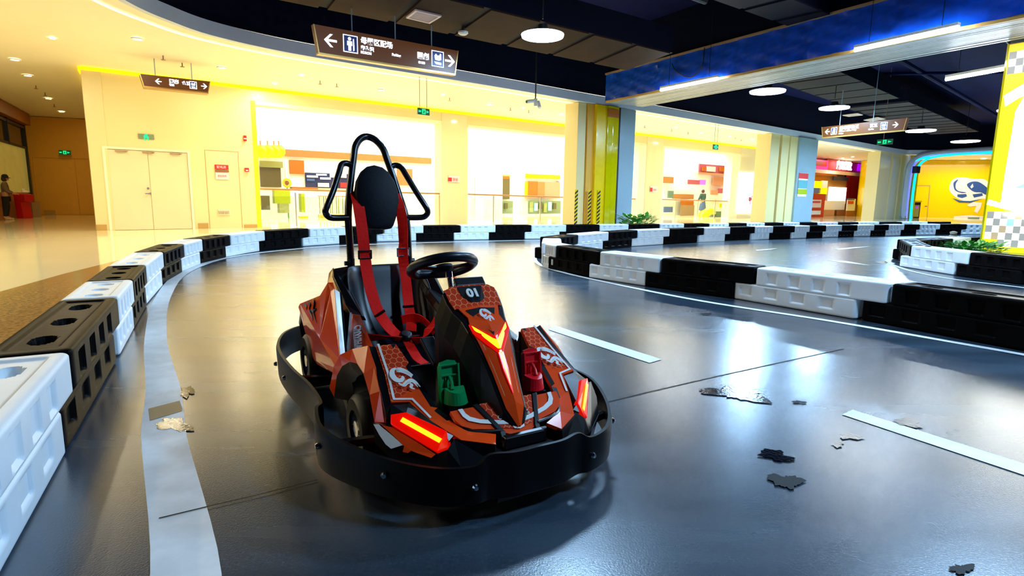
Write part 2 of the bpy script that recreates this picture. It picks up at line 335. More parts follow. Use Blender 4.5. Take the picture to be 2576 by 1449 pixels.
# --- mall floor: cream tile and a brown terrazzo border
mf = [(-1.9,.6),(-2.2,2.0),(-2.7,3.3),(-3.5,4.75),(-4.35,6.6),(-4.8,8.0),(-5.0,9.3),(-4.85,10.6),(-4.2,11.8),(-3.4,12.7),(-2.2,13.5),(0,14.3),(3,15.6),(6,17.2),(10,19.2),(16,21.9),(30,26)]
mfl = MB().add([Vector((p[0],p[1],.004)) for p in mf]+[Vector((60,30,.004)),Vector((60,70,.004)),Vector((-40,70,.004)),Vector((-40,.6,.004))], [list(range(len(mf)+4))]).build('floor', M_['mfloor'], local=True); struct(mfl)
bo = [(-4.3,.6),(-4.6,3.5),(-5.11,5.59),(-5.5,6.9),(-5.9,8.6),(-6.1,9.8),(-5.8,11.0),(-5.2,12.0)]
bi = [(-1.9,.6),(-2.7,3.3),(-3.5,4.75),(-4.2,6.3),(-4.8,8.0),(-5.0,9.3),(-4.88,10.5),(-4.4,11.5)]
struct(MB().loft([[Vector((a[0],a[1],.006)),Vector((b[0],b[1],.006))] for a,b in zip(bo,bi)], closed=False).build('floor', M_['terrazzo'], local=True))
# --- back wall of the mall corridor, with openings to the atrium
def wx(x): return (x, WM*x+WC)
TH = .45
wb = MB()
Z1, Z0 = 4.1, 3.65
for a, b in ((-10.9,-7.69),(-2.64,-1.78),(6.36,7.45),(12.89,14.9)): wb.wallbox(wx(a), wx(b), 0, Z1, TH)
wb.wallbox(wx(4.3), wx(4.6), 0, Z1, TH)
for a, b in ((-7.69,-2.64),(-1.78,4.3),(4.6,6.36),(7.45,12.89)): wb.wallbox(wx(a), wx(b), Z0, Z1, TH)
wall_back = struct(wb.build('wall_back', M_['cream'], local=True))
mb = MB()                                            # polished stone cladding on the piers
for a, b in ((-2.64,-1.78),(6.42,7.40),(12.95,14.86)): 
    A = Vector((*wx(a),0)); B = Vector((*wx(b),0)); n = Vector((WM,-1,0)).normalized()*.02
    mb.wallbox(A+n, B+n, 0, 4.0, .02)
mb.build('pier_cladding', M_['creamgloss'], wall_back, local=True)
A = Vector((*wx(-7.76),0)); n = Vector((WM,-1,0)).normalized()*.015
for (a,b,z0,z1,mm) in ((-7.76,-7.66,0,3.72,'jamb'),(-7.66,-2.60,3.62,3.72,'creamlt'),(-2.66,-2.50,0,3.66,'creamlt'),(-1.80,-1.74,0,3.66,'creamlt'),(-1.78,4.3,3.60,3.68,'creamlt'),(6.0,6.40,0,3.62,'creamlt'),(7.40,7.50,0,3.66,'creamlt'),(7.45,12.89,3.60,3.66,'creamlt'),(12.3,12.96,0,3.62,'creamlt'),(4.6,6.36,3.6,3.68,'creamlt')):
    struct(MB().wallbox(Vector((*wx(a),0))+n, Vector((*wx(b),0))+n, z0, z1, TH+.03).build('trim_1', M_[mm], local=True))
struct(MB().wallbox(Vector((*wx(-10.9),0))-n*-3, Vector((*wx(14.9),0))-n*-3, 4.03, 4.12, .02).build('trim_2', M_['cove'], local=True))
# left end of the wall, corridor side and far wall
E0 = Vector((*wx(-10.9),0)); 
struct(MB().wallbox((-10.9,wx(-10.9)[1]), (-18.0,26.4), 0, 4.1, -.4).build('wall_left', M_['cream'], local=True))
struct(MB().wallbox(E0+Vector((-.02,.0,0)), (-13.2,18.6), 4.0, 4.12, .04).build('trim_2', M_['cove'], local=True))
struct(MB().wallbox((-21.0,24.3), (-17.6,25.75), 0, 4.1, .3).build('wall_far', M_['ochre'], local=True))
# --- ceilings
fas = [(-4.2,-4.0),(-5.0,0.5),(-5.75,5.0),(-6.2,8.0),(-6.33,9.56),(-6.37,10.21),(-6.29,10.85),(-6.01,11.83),(-5.15,12.98),(-3.75,14.2),(-2.03,15.52),(.06,17.19),(2.68,19.36),(4.24,20.55),(8.13,23.71),(13.42,27.96),(18.86,32.33),(24.2,36.6),(25.7,37.05),(29.41,36.34),(34,35.4)]
fasP = catmull([Vector((a,b,0)) for a,b in fas], 5)
ceil_poly = [Vector((p.x,p.y,4.12)) for p in fasP]+[Vector((60,36,4.12)),Vector((60,40,4.12)),Vector((36,60,4.12)),Vector((15.2,35.0,4.12)),Vector((-10.9,14.95,4.12)),Vector((-18,26.4,4.12)),Vector((-26,28,4.12)),Vector((-40,10,4.12)),Vector((-20,-4,4.12))]
ceil_m = struct(MB().add(ceil_poly, [list(range(len(ceil_poly)))]).build('ceiling', M_['mceil'], local=True))
def offset_path(P, d):
    out = []
    for i, p in enumerate(P):
        t = (P[min(i+1,len(P)-1)]-P[max(i-1,0)]).normalized(); out.append(p+Vector((t.y,-t.x,0))*d)
    return out
# fascia: grey upright, stepped white soffit with a light line
F0 = fasP; F1 = offset_path(fasP, -.35); F2 = offset_path(fasP, -.75)
up = lambda P, z: [Vector((p.x,p.y,z)) for p in P]
struct(MB().loft([[a,b,c,d] for a,b,c,d in zip(up(F0,4.09), up(F0,4.36), up(offset_path(fasP,-.12),4.36), up(offset_path(fasP,-.12),4.09))], closed=True).build('trim_3', M_['fascia'], local=True))
struct(MB().loft([[a,b,c,d] for a,b,c,d in zip(up(offset_path(fasP,-.12),4.09), up(F1,4.085), up(F1,4.115), up(offset_path(fasP,-.12),4.115))], closed=True).build('trim_3', M_['mceil'], local=True))
struct(MB().loft([[a,b,c,d] for a,b,c,d in zip(up(offset_path(fasP,-.5),4.09), up(offset_path(fasP,-.56),4.09), up(offset_path(fasP,-.56),4.105), up(offset_path(fasP,-.5),4.105))], closed=True).build('trim_4', mat('soffit_led',(1,.9,.7),.5,emit=(1,.80,.5),es=1.3), local=True))
dcp = [Vector((p.x,p.y,5.9)) for p in offset_path(fasP,-.14)]+[Vector((42,34,5.9)),Vector((42,-12,5.9)),Vector((-12,-12,5.9))]
struct(MB().add(dcp, [list(range(len(dcp)))]).build('ceiling', M_['dceil'], local=True))
# upper dark wall above the fascia
struct(MB().loft([[a,b] for a,b in zip(up(offset_path(fasP,-.14),4.4), up(offset_path(fasP,-.14),5.9))], closed=False).build('wall_upper', M_['duct'], local=True))
# enclosing dark walls behind the camera / right
struct(MB().wallbox((-12,-6), (22,-6), 0, 5.9, -.2).build('wall_rear', M_['dceil'], local=True))
struct(MB().wallbox((24,-6), (40,36), 0, 5.9, -.2).build('wall_right', M_['dceil'], local=True))
# --- baseboards
for a, b in ((-10.9,-10.72),(-9.02,-8.82)): struct(MB().wallbox(Vector((*wx(a),0))+n*2, Vector((*wx(b),0))+n*2, 0, .16, .03).build('baseboard_back', M_['skirt'], local=True))
struct(MB().wallbox(Vector((*wx(-8.05),0))+n*2, Vector((*wx(-7.76),0))+n*2, 0, .10, .03).build('baseboard_back', M_['skirt'], local=True))
struct(MB().wallbox((-20.15,24.6), (-19.8,24.75), 0, .2, .05).build('baseboard_far', M_['skirt'], local=True))
# --- double door, service panel, far doors
def wall_door(a, b, z1, name, leafs, m, frame, wl=wx, off=.05, fw_=.06):
    d = MB(); A = Vector((*wl(a),0)); B = Vector((*wl(b),0)); u = (B-A).normalized(); nn = Vector((u.y,-u.x,0))
    L_ = (B-A).length
    r = struct(MB().wallbox(A-u*fw_+nn*off, A+nn*off, 0, z1+fw_, .1).wallbox(B+nn*off, B+u*fw_+nn*off, 0, z1+fw_, .1).wallbox(A+nn*off, B+nn*off, z1, z1+fw_, .1).build(name, frame, local=True))
    for i in range(leafs):
        p = A+u*(L_*i/leafs+.006)+nn*(off-.03); q = A+u*(L_*(i+1)/leafs-.006)+nn*(off-.03)
        MB().wallbox(p, q, .012, z1-.01, .04).build('door_leaf', m, r, local=True)
    return r, A, B, u, nn
dr, A, B, u, nn = wall_door(-10.63, -9.14, 2.12, 'door_1', 2, M_['creamgloss'], M_['creamlt'])
mid = (A+B)/2
h = MB(); h.lathe(mid-u*.06+nn*.05+Vector((0,0,1.12)), [(0,0),(.03,0),(.03,.02),(0,.02)], 12, nn); h.box(mid-u*.07+nn*.08+Vector((0,0,.98)), (.14,.02,.025), math.atan2(u.y,u.x)); h.lathe(mid-u*.03+nn*.05+Vector((0,0,.98)), [(0,0),(.028,0),(.028,.03),(0,.03)], 12, nn)
h.build('door_handle', M_['steel'], dr, local=True)
for k in (.18,.5,.84):
    p = A+(B-A)*k+nn*.07+Vector((0,0,2.07)); MB().box(p, (.26,.03,.03), math.atan2(u.y,u.x)).box(p+u*.12+nn*.05, (.02,.12,.02), math.atan2(u.y,u.x)+.5).build('door_closer', M_['tan'], dr, local=True)
pr, A, B, u, nn = wall_door(-8.78, -8.10, 2.22, 'door_2', 1, M_['cream'], M_['skirt'], off=.008, fw_=.012)
P0 = onwall(540,415,-.04); 
sg = thing('warning_sign', onwall(560,433,-.04), 'red and white warning notice on the flush panel right of the double doors', 'sign')
def wq(px0,py0,px1,py1,th=.02,off=-.03,m=None,par=None,name='p',wl=onwall):
    a = wl(px0,py0,off); b = wl(px1,py1,off); c_ = wl(px0,py1,off); 
    z0, z1 = min(a.z,b.z), max(a.z,b.z)
    return MB().wallbox((a.x,a.y), (b.x,b.y), z0, z1, th).build(name, m, par)
wq(540,414,575,427,m=M_['redsign'],par=sg,name='red_header'); wq(541,428,576,433,m=M_['shopbrown'],par=sg,name='middle_band'); wq(542,434,576,452,m=M_['pinkw'],par=sg,name='lower_plate')
text_mesh('配电房', .085, onwall(557,421,-.055), (1,WM,0), (0,0,1), M_['pinkw'], sg)
text_mesh('高压危险', .06, onwall(559,443,-.055), (1,WM,0), (0,0,1), M_['redsign'], sg)
gr = thing('wall_grille', onwall(564,540,-.04), 'small pale ventilation grille low on the flush service panel', 'grille')
wq(548,527,580,541,m=M_['creamlt'],par=gr,name='frame')
g2 = MB()
for i in range(7):
    a = onwall(551+i*4,530,-.05); g2.box(a+Vector((0,0,-.05)), (.012,.02,.10), WANG)
g2.build('slats', M_['tan'], gr)
# far doors (ochre) and their exit sign
def wf(t): a = Vector((-20.75,24.41)); b = Vector((-17.6,25.75)); return tuple(a+(b-a)*t)
d3, A, B, u, nn = wall_door(.12, .98, 2.42, 'door_3', 2, M_['ochre'], M_['ochre'], wl=wf, off=.06)
# exit / alarm boxes on the back wall
ex = thing('exit_sign', onwall(367,343,-.05), 'grey wall plate exit sign with small green lit pictogram above the cream double doors', 'exit sign')
wq(347,336,388,351,m=M_['greygr'],par=ex,name='plate')
pg = MB(); c = onwall(368,344,-.07); pg.box(c+Vector((0,0,.05)), (.05,.01,.05), WANG).box(c, (.11,.01,.05), WANG+.0, rot=Matrix.Rotation(WANG,3,'Z')@Matrix.Rotation(.5,3,'Y')).box(c+Vector((.03,.02,-.05)), (.03,.01,.08), WANG).box(c-Vector((.03,.02,.05)), (.03,.01,.08), WANG); pg.build('pictogram', M_['green'], ex)
for (x0,y0,x1,y1,nm,lb) in ((613,340,621,355,'fire_alarm','upper small red fire alarm sounder on the cream wall left of the first big opening'),(616,422,627,432,'fire_alarm','lower small red call point on the cream wall left of the first big opening')):
    a = onwall(x0,y0,-.08); b = onwall(x1,y1,-.08)
    o = thing(nm, (a+b)/2, lb, 'fire alarm', 'red alarm boxes beside the first opening')
    MB().wallbox((a.x,a.y),(b.x,b.y),b.z,a.z,.08).build('housing', M_['red'], o, bevel=.01)
    MB().box((a+b)/2+Vector((.02,-.05,-.02)), (.07,.02,.03), WANG).build('window', M_['pinkw'], o)
for (x0,y0,x1,y1,lb) in ((1128,441,1157,459,'small red and white notice on the polished pier between the first and second openings'),(1636,468,1654,484,'small red and white notice on the polished pier right of the yellow column')):
    a = onwall(x0,y0,-.05); b = onwall(x1,y1,-.05); o = thing('notice', (a+b)/2, lb, 'sign', 'notices on the stone piers')
    MB().wallbox((a.x,a.y),(b.x,b.y),b.z,a.z,.015).build('paper', M_['pinkw'], o)
    MB().wallbox((a.x,a.y-.02),(a.x+(b.x-a.x)*.3,a.y+(b.y-a.y)*.3-.02),b.z+.03,a.z-.08,.01).build('red_block', M_['redsign'], o)
    text_mesh('安全', .12, a+(b-a)*.62+Vector((0,-.03,0)), (1,WM,0), (0,0,1), M_['redsign'], o)
# ================================================================== COLUMNS
def FLp(px, off=0.0): return onwall(px, 500, off, .804, 17.17)
def colpieces(root, segs, ztop, th):
    for px0, px1, m, nm, o_ in segs:
        a = FLp(px0,o_); b = FLp(px1,o_); MB().wallbox((a.x,a.y),(b.x,b.y),0,ztop,th).build(nm, M_[m], root, bevel=.01)
c1 = thing('column', tuple(FLp(1515))[:2]+(0,), 'wide yellow, olive and blue-grey column where the blue beam meets the fascia', 'column')
colpieces(c1, [(1448,1468,'cream','cream_panel',.15),(1468,1472,'dark','shutter_slot',.2),(1472,1491,'ochre','ochre_panel',.1),(1491,1494,'dark','shutter_slot',.15),(1494,1522,'yellow','yellow_panel',0)], 4.08, .6)
colpieces(c1, [(1522,1535,'ygreen','olive_panel',-.05),(1535,1549,'ygreen','olive_panel',-.05),(1549,1553,'dark','shutter_slot',0),(1553,1590,'bluegrey','blue_grey_panel',0)], 4.08, .7)
for px in (1446,1480,1503):   # hazard tape strips
    a = FLp(px,-.02); a.z = 0; hz = MB(); u = Vector((1,.804,0)).normalized()
    for i in range(9):
        z = .14+i*.125; w_ = .13
        P = [a+Vector((0,0,z)), a+u*w_+Vector((0,0,z+.09)), a+u*w_+Vector((0,0,z+.15)), a+Vector((0,0,z+.06))]
        hz.prism(P, Vector((.804,-1,0)).normalized()*.012, M_['dark'])
    hz.wallbox(a, a+u*.13, .1, 1.3, .005, M_['yellow'])
    hz.build('hazard_tape', None, c1)
MB().wallbox(tuple(FLp(1522,-.07))[:2], tuple(FLp(1549,-.07))[:2], 3.72, 3.98, .02).build('orange_tape', M_['shoporange'], c1)
c2 = thing('column', tuple(FLp(1990))[:2]+(0,), 'column of three cream panels and one blue-grey panel carrying a tall notice, in the middle distance', 'column')
colpieces(c2, [(1928,1950,'cream','cream_panel',.1),(1950,1956,'dark','shutter_slot',.2),(1956,1974,'cream','cream_panel',.05),(1974,1977,'dark','shutter_slot',.1),(1977,2000,'cream','cream_panel',0),(2000,2045,'bluegrey','blue_grey_panel',-.1)], 4.08, .7)
nb = MB(); a = onwall(2011,434,-.13,.804,17.17); b = onwall(2028,495,-.13,.804,17.17)
nb.wallbox((a.x,a.y),(b.x,b.y),b.z,a.z,.02,M_['pinkw']).wallbox((a.x,a.y-.02),(b.x,b.y-.02),a.z-.28,a.z-.02,.01,M_['redsign']).wallbox((a.x,a.y-.02),(b.x,b.y-.02),a.z-.75,a.z-.36,.01,M_['cyan']).wallbox((a.x,a.y-.02),(b.x,b.y-.02),b.z+.12,b.z+.36,.01,M_['lime'])
tag(nb.build('notice'), 'tall pink and blue paper notice taped to the blue-grey face of the middle-distance column', 'sign')
c3 = thing('column', tuple(FLp(2245))[:2]+(0,), 'cream panelled column beside the blue neon arch at the far right', 'column')
colpieces(c3, [(2203,2230,'cream','cream_panel',.1),(2230,2235,'dark','shutter_slot',.2),(2235,2254,'cream','cream_panel',.05),(2254,2257,'dark','shutter_slot',.1),(2257,2272,'cream','cream_panel',0),(2272,2284,'white','white_panel',0)], 4.08, .7)
# ================================================================== BEAM (blue tarp) with shutter soffit
BA, BB = Vector((2.83,18.19,0)), Vector((9.6,7.07,0)); bu = (BB-BA).normalized(); bn = Vector((-bu.y,bu.x,0))
beam = struct(MB().wallbox(BA, BB, 4.0, 5.9, 1.55).build('trim_5', M_['duct'], local=True))
tp = MB(); NS, NZ = 90, 8; secs = []
for i in range(NS+1):
    p = BA+(BB-BA)*(i/NS); row = []
    for j in range(NZ+1):
        z = 3.98+j*(4.74-3.98)/NZ; d = .05+.035*math.sin(i*1.7+j*2.1)*math.sin(i*.53)+.02*random.random()
        row.append(p-bn*d+Vector((0,0,z)))
    secs.append(row)
tp.loft(secs, closed=False); tp.build('tarpaulin', M_['tarp'], beam, local=True, smooth=True)
MB().wallbox(BA-bn*.1, BB-bn*.1, 4.74, 4.79, .06).build('tarpaulin_edge', M_['tan'], beam, local=True)
sl = MB()
for k in range(15):
    sl.wallbox(BA+bn*(.02+k*.1), BB+bn*(.02+k*.1), 3.945+.012*random.random(), 4.0, .082)
sl.build('shutter_slats', M_['shutter'], beam, local=True)
MB().wallbox(BA-bn*.03, BB-bn*.03, 3.93, 4.0, .05).build('shutter_rail', M_['skirt'], beam, local=True)
# cable dangling over the beam
tag(MB().tube([onplane(x,y,BA-bn*.14,BB-bn*.14) for x,y in [(1690,160),(1700,178),(1730,194),(1752,186),(1768,160),(1772,120)]], .014, 6, smooth=4).build('cable', M_['dark']), 'thin black cable looping in front of the blue tarpaulin beam', 'cable')
# grey beam end post at the far right
tag(MB().wallbox((9.55,11.6),(11.2,9.1),3.98,5.9,.5).build('beam_post', M_['bluegrey'], bevel=.01), 'grey steel post head above the glowing yellow panel at right', 'beam')
# ================================================================== DUCTS, PIPES
def duct(pts, z0, z1, label, seams=True, um='ductu'):
    a, b, c_, d_ = [Vector((p[0],p[1],0)) for p in pts]          # near a-b, far d-c
    r = thing('air_duct', (a+c_)/2+Vector((0,0,z0)), label, 'air duct', 'air ducts under the dark ceiling')
    MB().prism([p+Vector((0,0,z0+.03)) for p in (a,b,c_,d_)], (0,0,z1-z0)).build('duct_body', M_['duct'], r)
    u = MB(); n_ = max(2,int((b-a).length/1.15)) 
    for i in range(n_):
        t0, t1 = i/n_+.008, (i+1)/n_-.008
        u.prism([a.lerp(b,t0)+Vector((0,0,z0)), a.lerp(b,t1)+Vector((0,0,z0)), d_.lerp(c_,t1)+Vector((0,0,z0)), d_.lerp(c_,t0)+Vector((0,0,z0))], (0,0,.03))
    u.build('underside_boards', M_[um], r)
duct([(-4.6,7.8),(3.6,13.7),(2.95,15.45),(-5.6,9.3)], 4.3, 4.85, 'wide flat air duct with brown underside boards above the nearest round lamp')
duct([(7.5,15.2),(13.4,20.6),(12.2,22.0),(6.3,16.6)], 4.6, 5.1, 'flat air duct above the two middle round lamps beyond the blue beam', um='ductd')
duct([(14.5,21.8),(24,30.3),(22.6,31.8),(13.1,23.4)], 4.7, 5.15, 'farthest flat air duct above the small round lamps', um='ductd')
duct([(-1.6,6.5),(7.0,12.7),(6.4,13.4),(-2.2,7.2)], 4.75, 5.15, 'slim dark air duct running across the top of the view', um='ductd')
for i, (A_, B_, z) in enumerate((((-2,5.0),(9,13.0),5.0),((-2,8.4),(4.0,12.8),5.15),((6.5,13.5),(26,31),5.3),((10,13),(30,31),5.1),((12,12.5),(26,22),5.0),((8,16),(22,14),5.35),((11,20),(26,18),5.25))):
    tag(MB().tube([(A_[0],A_[1],z),(B_[0],B_[1],z)], .05+.012*(i%3), 8).build('ceiling_pipe', M_['dark'] if i%2 else M_['dceil'], smooth=True),
        ('dark ceiling pipe '+['nearest the camera','just above the wide brown duct','running over the far round lamps','crossing behind the linear tubes','high behind the glowing panel','crosswise beyond the beam','crosswise over the direction sign'][i]), 'pipe', 'pipes under the dark ceiling')
# ================================================================== LAMPS
for i, (x, y, z, r_, lb) in enumerate(((.49,10.9,3.9,.36,'nearest round white high-bay lamp, hanging left of the blue beam'),(6.78,15.9,3.9,.42,'round high-bay lamp just beyond the blue beam'),
      (9.99,18.45,3.9,.40,'round high-bay lamp above the left end of the far direction sign'),(16.47,23.78,3.9,.48,'round high-bay lamp to the right of the far direction sign'),
      (21.2,27.5,3.9,.52,'farthest round high-bay lamp, above the yellow mural wall'),(15.4,18.35,3.9,.30,'round high-bay lamp half hidden by the glowing panel'),
      (.9,6.9,4.7,.36,'round high-bay lamp over the track, above and behind the kart'),(4.2,1.2,4.7,.36,'round high-bay lamp above the camera, right'),(5.2,5.4,4.7,.36,'round high-bay lamp over the near straight'))):  # this row lies out of view, added to light the kart and track
    t = thing('high_bay_lamp', (x,y,z), lb, 'ceiling lamp', 'round high-bay lamps')
    MB().lathe((x,y,z), [(0,0),(r_*.7,-.03),(r_*1.05,-.01),(r_*1.08,.03)], 32).build('lens', M_['bay'], t, smooth=True)
    MB().lathe((x,y,z), [(r_*1.06,.03),(r_*.95,.05),(r_*.5,.10),(r_*.28,.12),(r_*.24,.2),(0,.21)], 32).build('housing', M_['dark'], t, smooth=True)
    MB().tube([(x,y,z+.3),(x,y,5.88)], .012, 6).build('suspension_rod', M_['dark'], t)
    area('lamp_light', (x,y,z-.03), r_*1.8, K1['BAY']*({.9:.32,4.2:.75,5.2:1.15}[x] if y < 7 else (2.2 if x > 16 else 1)), (.38,.66,1), parent=t, shape='DISK')
for i, (A_, B_, z, lb) in enumerate((((3.93,15.95),(4.92,14.4),3.92,'shorter-looking fluorescent tube on the far half of the blue beam'),((6.58,11.62),(7.42,10.1),3.92,'fluorescent tube on the near half of the blue beam'),((9.6,13.25),(10.15,11.75),3.74,'fluorescent tube ending at the glowing yellow panel'))):
    A_ = Vector((*A_,z)); B_ = Vector((*B_,z)); t = thing('tube_lamp', (A_+B_)/2, lb, 'tube lamp', 'linear tubes by the beam')
    MB().tube([A_,B_], .035, 12).build('tube', M_['led'], t, smooth=True)
    MB().box((A_+B_)/2+Vector((0,0,.06)), ((B_-A_).length,.09,.05), math.atan2((B_-A_).y,(B_-A_).x)).build('batten', M_['white'], t)
    for k in (.15,.85): MB().tube([A_.lerp(B_,k)+Vector((0,0,.08)),A_.lerp(B_,k)+Vector((0,0,1.6))],.006,5).build('hanger', M_['dark'], t)
dl = [(37,150),(70,190),(122,248),(155,281),(176,300),(346,98),(558,170),(960,226),(1232,263),(1412,288),(1763,335),(1893,351),(2145,395),(2120,398)]
for i, p in enumerate(dl):
    c_ = at(p[0],p[1],4.1); t = thing('downlight', c_, 'recessed warm downlight '+['at far left edge of the cream ceiling','second along the side corridor ceiling','third along the side corridor ceiling','fourth along the side corridor ceiling','deepest in the side corridor','above the small hanging sign, upper left','right of the small hanging sign','above the first big opening','above the green exit sign','next to the security camera','above the second green exit sign','left of the middle-distance column','over the red shop','over the magenta shop sign'][i], 'downlight', 'mall corridor downlights')
    MB().lathe(c_, [(0,-.006),(.085,-.006),(.085,0),(0,.0)], 20).build('lens', M_['warmled'], t)
    MB().lathe(c_, [(.085,-.012),(.115,-.012),(.12,.01),(.085,.01),(.085,-.012)], 20, caps=False).build('ring', M_['white'], t)
    area('lamp_light', c_-Vector((0,0,.02)), .2, K1['DOWN']*(.35 if i<5 else 1), (1,.70,.30) if i<5 else (1,.88,.62), parent=t, shape='DISK')
for i, (x, y) in enumerate(((-8.3,9.0),(-9.5,12.3),(-5.6,15.6),(-2.2,18.2),(.3,20.6),(4.6,24.0),(7.0,25.4),(10.5,28.5),(13,30.6),(17,33.5),(-9,5.0),(-6.8,16.8),(-6.4,3.2),(-6.6,.4),(-7.2,6.2),(-12,8.5))):  # last entries are unseen, added to warm the kart side and left floor
    c_ = Vector((x,y,4.1)); t = thing('downlight', c_, 'small recessed ceiling downlight in the cream mall ceiling between the brighter ones', 'downlight', 'unlit-looking small mall downlights')
    MB().lathe(c_, [(0,-.004),(.05,-.004),(.05,0),(0,.0)], 16).build('lens', M_['warmled'], t)
    area('lamp_light', c_-Vector((0,0,.02)), .2, K1['DOWN']*(1.9 if x < -6 else 1), (1,.88,.62), parent=t, shape='DISK')
for i, (px, py) in enumerate(((410,140),(458,158),(805,203),(847,210),(1131,246),(1284,271),(1330,277),(1622,316),(1690,325),(1731,332),(1850,345),(1865,350),(90,215),(113,233),(136,262))):
    c_ = at(px,py,4.1); MBs = MB(); MBs.tube([c_,c_-Vector((0,0,.09))],.014,6); MBs.lathe(c_-Vector((0,0,.10)),[(0,0),(.05,.003),(.05,.012),(0,.014)],10)
    tag(MBs.build('sprinkler', M_['tan']), 'small sprinkler head on the cream mall ceiling', 'sprinkler', 'sprinklers on the mall ceiling')
# ================================================================== HANGING SIGNS
def arrow(mb, c, u, s, d):           # d=+1 points along u
    up_ = Vector((0,0,1)); n_ = u.cross(up_)*.004; t = .17*s
    def P(a,b): return c+u*(a*d*s)+up_*(b*s)
    mb.prism([P(-.5,-.085),P(.3,-.085),P(.3,.085),P(-.5,.085)], n_)
    mb.prism([P(.5,0),P(.02,.48),P(-.2,.48),P(.28,0)], n_); mb.prism([P(.5,0),P(.28,0),P(-.2,-.48),P(.02,-.48)], n_)
def dirsign(A, B, z0, z1, taper, label, items, rods, zr, th=.12):
    A = Vector((A[0],A[1],0)); B = Vector((B[0],B[1],0)); u = (B-A).normalized(); n_ = Vector((u.y,-u.x,0)); L_ = (B-A).length
    t = thing('direction_sign', (A+B)/2+Vector((0,0,z0)), label, 'hanging sign', 'brown direction signs')
    P = [A+Vector((0,0,z1)), B+Vector((0,0,z1)), B-u*taper+Vector((0,0,z0)), A+u*taper+Vector((0,0,z0))]
    MB().prism(P, -n_*th).build('sign_box', M_['signbrown'], t, bevel=.004)
    e = MB(); e.prism([p+n_*.002 for p in (P[3],P[2],P[2]-Vector((0,0,.03)),P[3]-Vector((0,0,.03)))], -n_*(th+.01)); e.prism([P[0],P[0]+u*.02,P[3]+u*.02,P[3]], n_*.004); e.prism([P[1]-u*.02,P[1],P[2],P[2]-u*.02], n_*.004)
    e.build('edge_trim', M_['signedge'], t)
    H_ = z1-z0; zc = (z0+z1)/2
    for it in items:
        c_ = A+u*(L_*it[1])+Vector((0,0,zc+(it[3] if len(it)>3 else 0)))+n_*.004
        if it[0] == '<': q = MB(); arrow(q, c_, u, H_*.5, -1); q.build('arrow', M_['signwhite'], t)
        elif it[0] == '>': q = MB(); arrow(q, c_, u, H_*.5, 1); q.build('arrow', M_['signwhite'], t)
        elif it[0] == '#':
            s_ = H_*.33; q = MB(); q.box(c_, (s_*1.0*2*.9,.004,s_*2), math.atan2(u.y,u.x)); fr = q.build('pictogram_frame', M_['signwhite'], t)
            MB().box(c_+n_*.003, (s_*2*.9-.03,.004,s_*2-.03), math.atan2(u.y,u.x)).build('pictogram_field', M_['signnavy'], t)
            q = MB(); ux = u*s_; uz = Vector((0,0,s_)); cc = c_+n_*.006
            if it[2] == 'man':
                q.lathe(cc+uz*.56-ux*.12, [(0,0),(.2*s_,0),(.2*s_,.003),(0,.003)], 14, n_); q.prism([cc+ux*a_+uz*b_ for a_,b_ in ((-.42,.3),(.18,.3),(.2,-.2),(.06,-.2),(.06,-.8),(-.28,-.8),(-.3,-.2),(-.44,-.2))], n_*.003); q.prism([cc+ux*a_+uz*b_ for a_,b_ in ((.3,.6),(.42,.6),(.46,-.7),(.3,-.8))], n_*.003)
            elif it[2] == 'door':
                q.prism([cc+ux*a_+uz*b_ for a_,b_ in ((-.45,-.75),(-.4,-.2),(-.25,.6),(.35,.7),(.45,.6),(.45,-.75))], n_*.003)
            else:
                q.prism([cc+ux*a_+uz*b_ for a_,b_ in ((-.5,.35),(-.3,.62),(-.05,.4),(.3,.5),(.3,.7),(.5,.65),(.5,-.05),(.2,-.2),(-.4,-.15))], n_*.003); q.prism([cc+ux*a_+uz*b_ for a_,b_ in ((-.55,-.38),(.5,-.42),(.5,-.72),(-.3,-.68))], n_*.003)
            q.build('pictogram', M_['signwhite'], t)
        else:
            text_mesh(it[0], it[2], c_, u, (0,0,1), M_['signwhite'], t, align='LEFT', bold=.004, depth=.001)
    for r_ in rods:
        p = A+u*(L_*r_)-n_*th/2; MB().tube([p+Vector((0,0,z1)), p+Vector((0,0,zr))], .011, 6).build('suspension_rod', M_['bluegrey'], t)
    return t
S1 = dirsign((-3.47,10.32),(-1.14,12.01),3.45,3.90,.07,'large brown hanging direction sign with white arrows before the curved fascia',
  [('<',.10,0),('#',.225,'man'),('母婴区配场',.29,.125,.09),('卵盘识',.29,.085,-.035),('KOROM',.29,.055,-.11),('Parking',.50,.06,-.06),('圖劇',.68,.13,.0),('01130',.69,.055,-.12),('#',.835,'cup'),('>',.93,0)], (.245,.535,.80), 5.9)
S2 = dirsign((-8.62,13.63),(-7.41,14.44),3.44,3.70,.06,'small brown hanging direction sign above the cream double doors corridor',
  [('<',.25,0),('图商',.40,.10,.03),('商品',.40,.05,-.05),('金百',.58,.09,.02),('#',.74,'cup'),('>',.90,0)], (.22,.74), 4.1, th=.3)
S3 = dirsign((10.36,19.8),(11.59,17.37),3.16,3.50,.06,'far brown hanging direction sign beyond the blue beam, tilted up to the right',
  [('<',.085,0),('#',.17,'door'),('图母婴咖王',.235,.13,.06),('Restroom -- Mother & Baby',.235,.05,-.03),('Parking',.235,.05,-.10),('百五',.60,.12,.04),('Service',.59,.055,-.06),('#',.76,'cup'),('>',.885,0)], (.22,.62), 5.9)
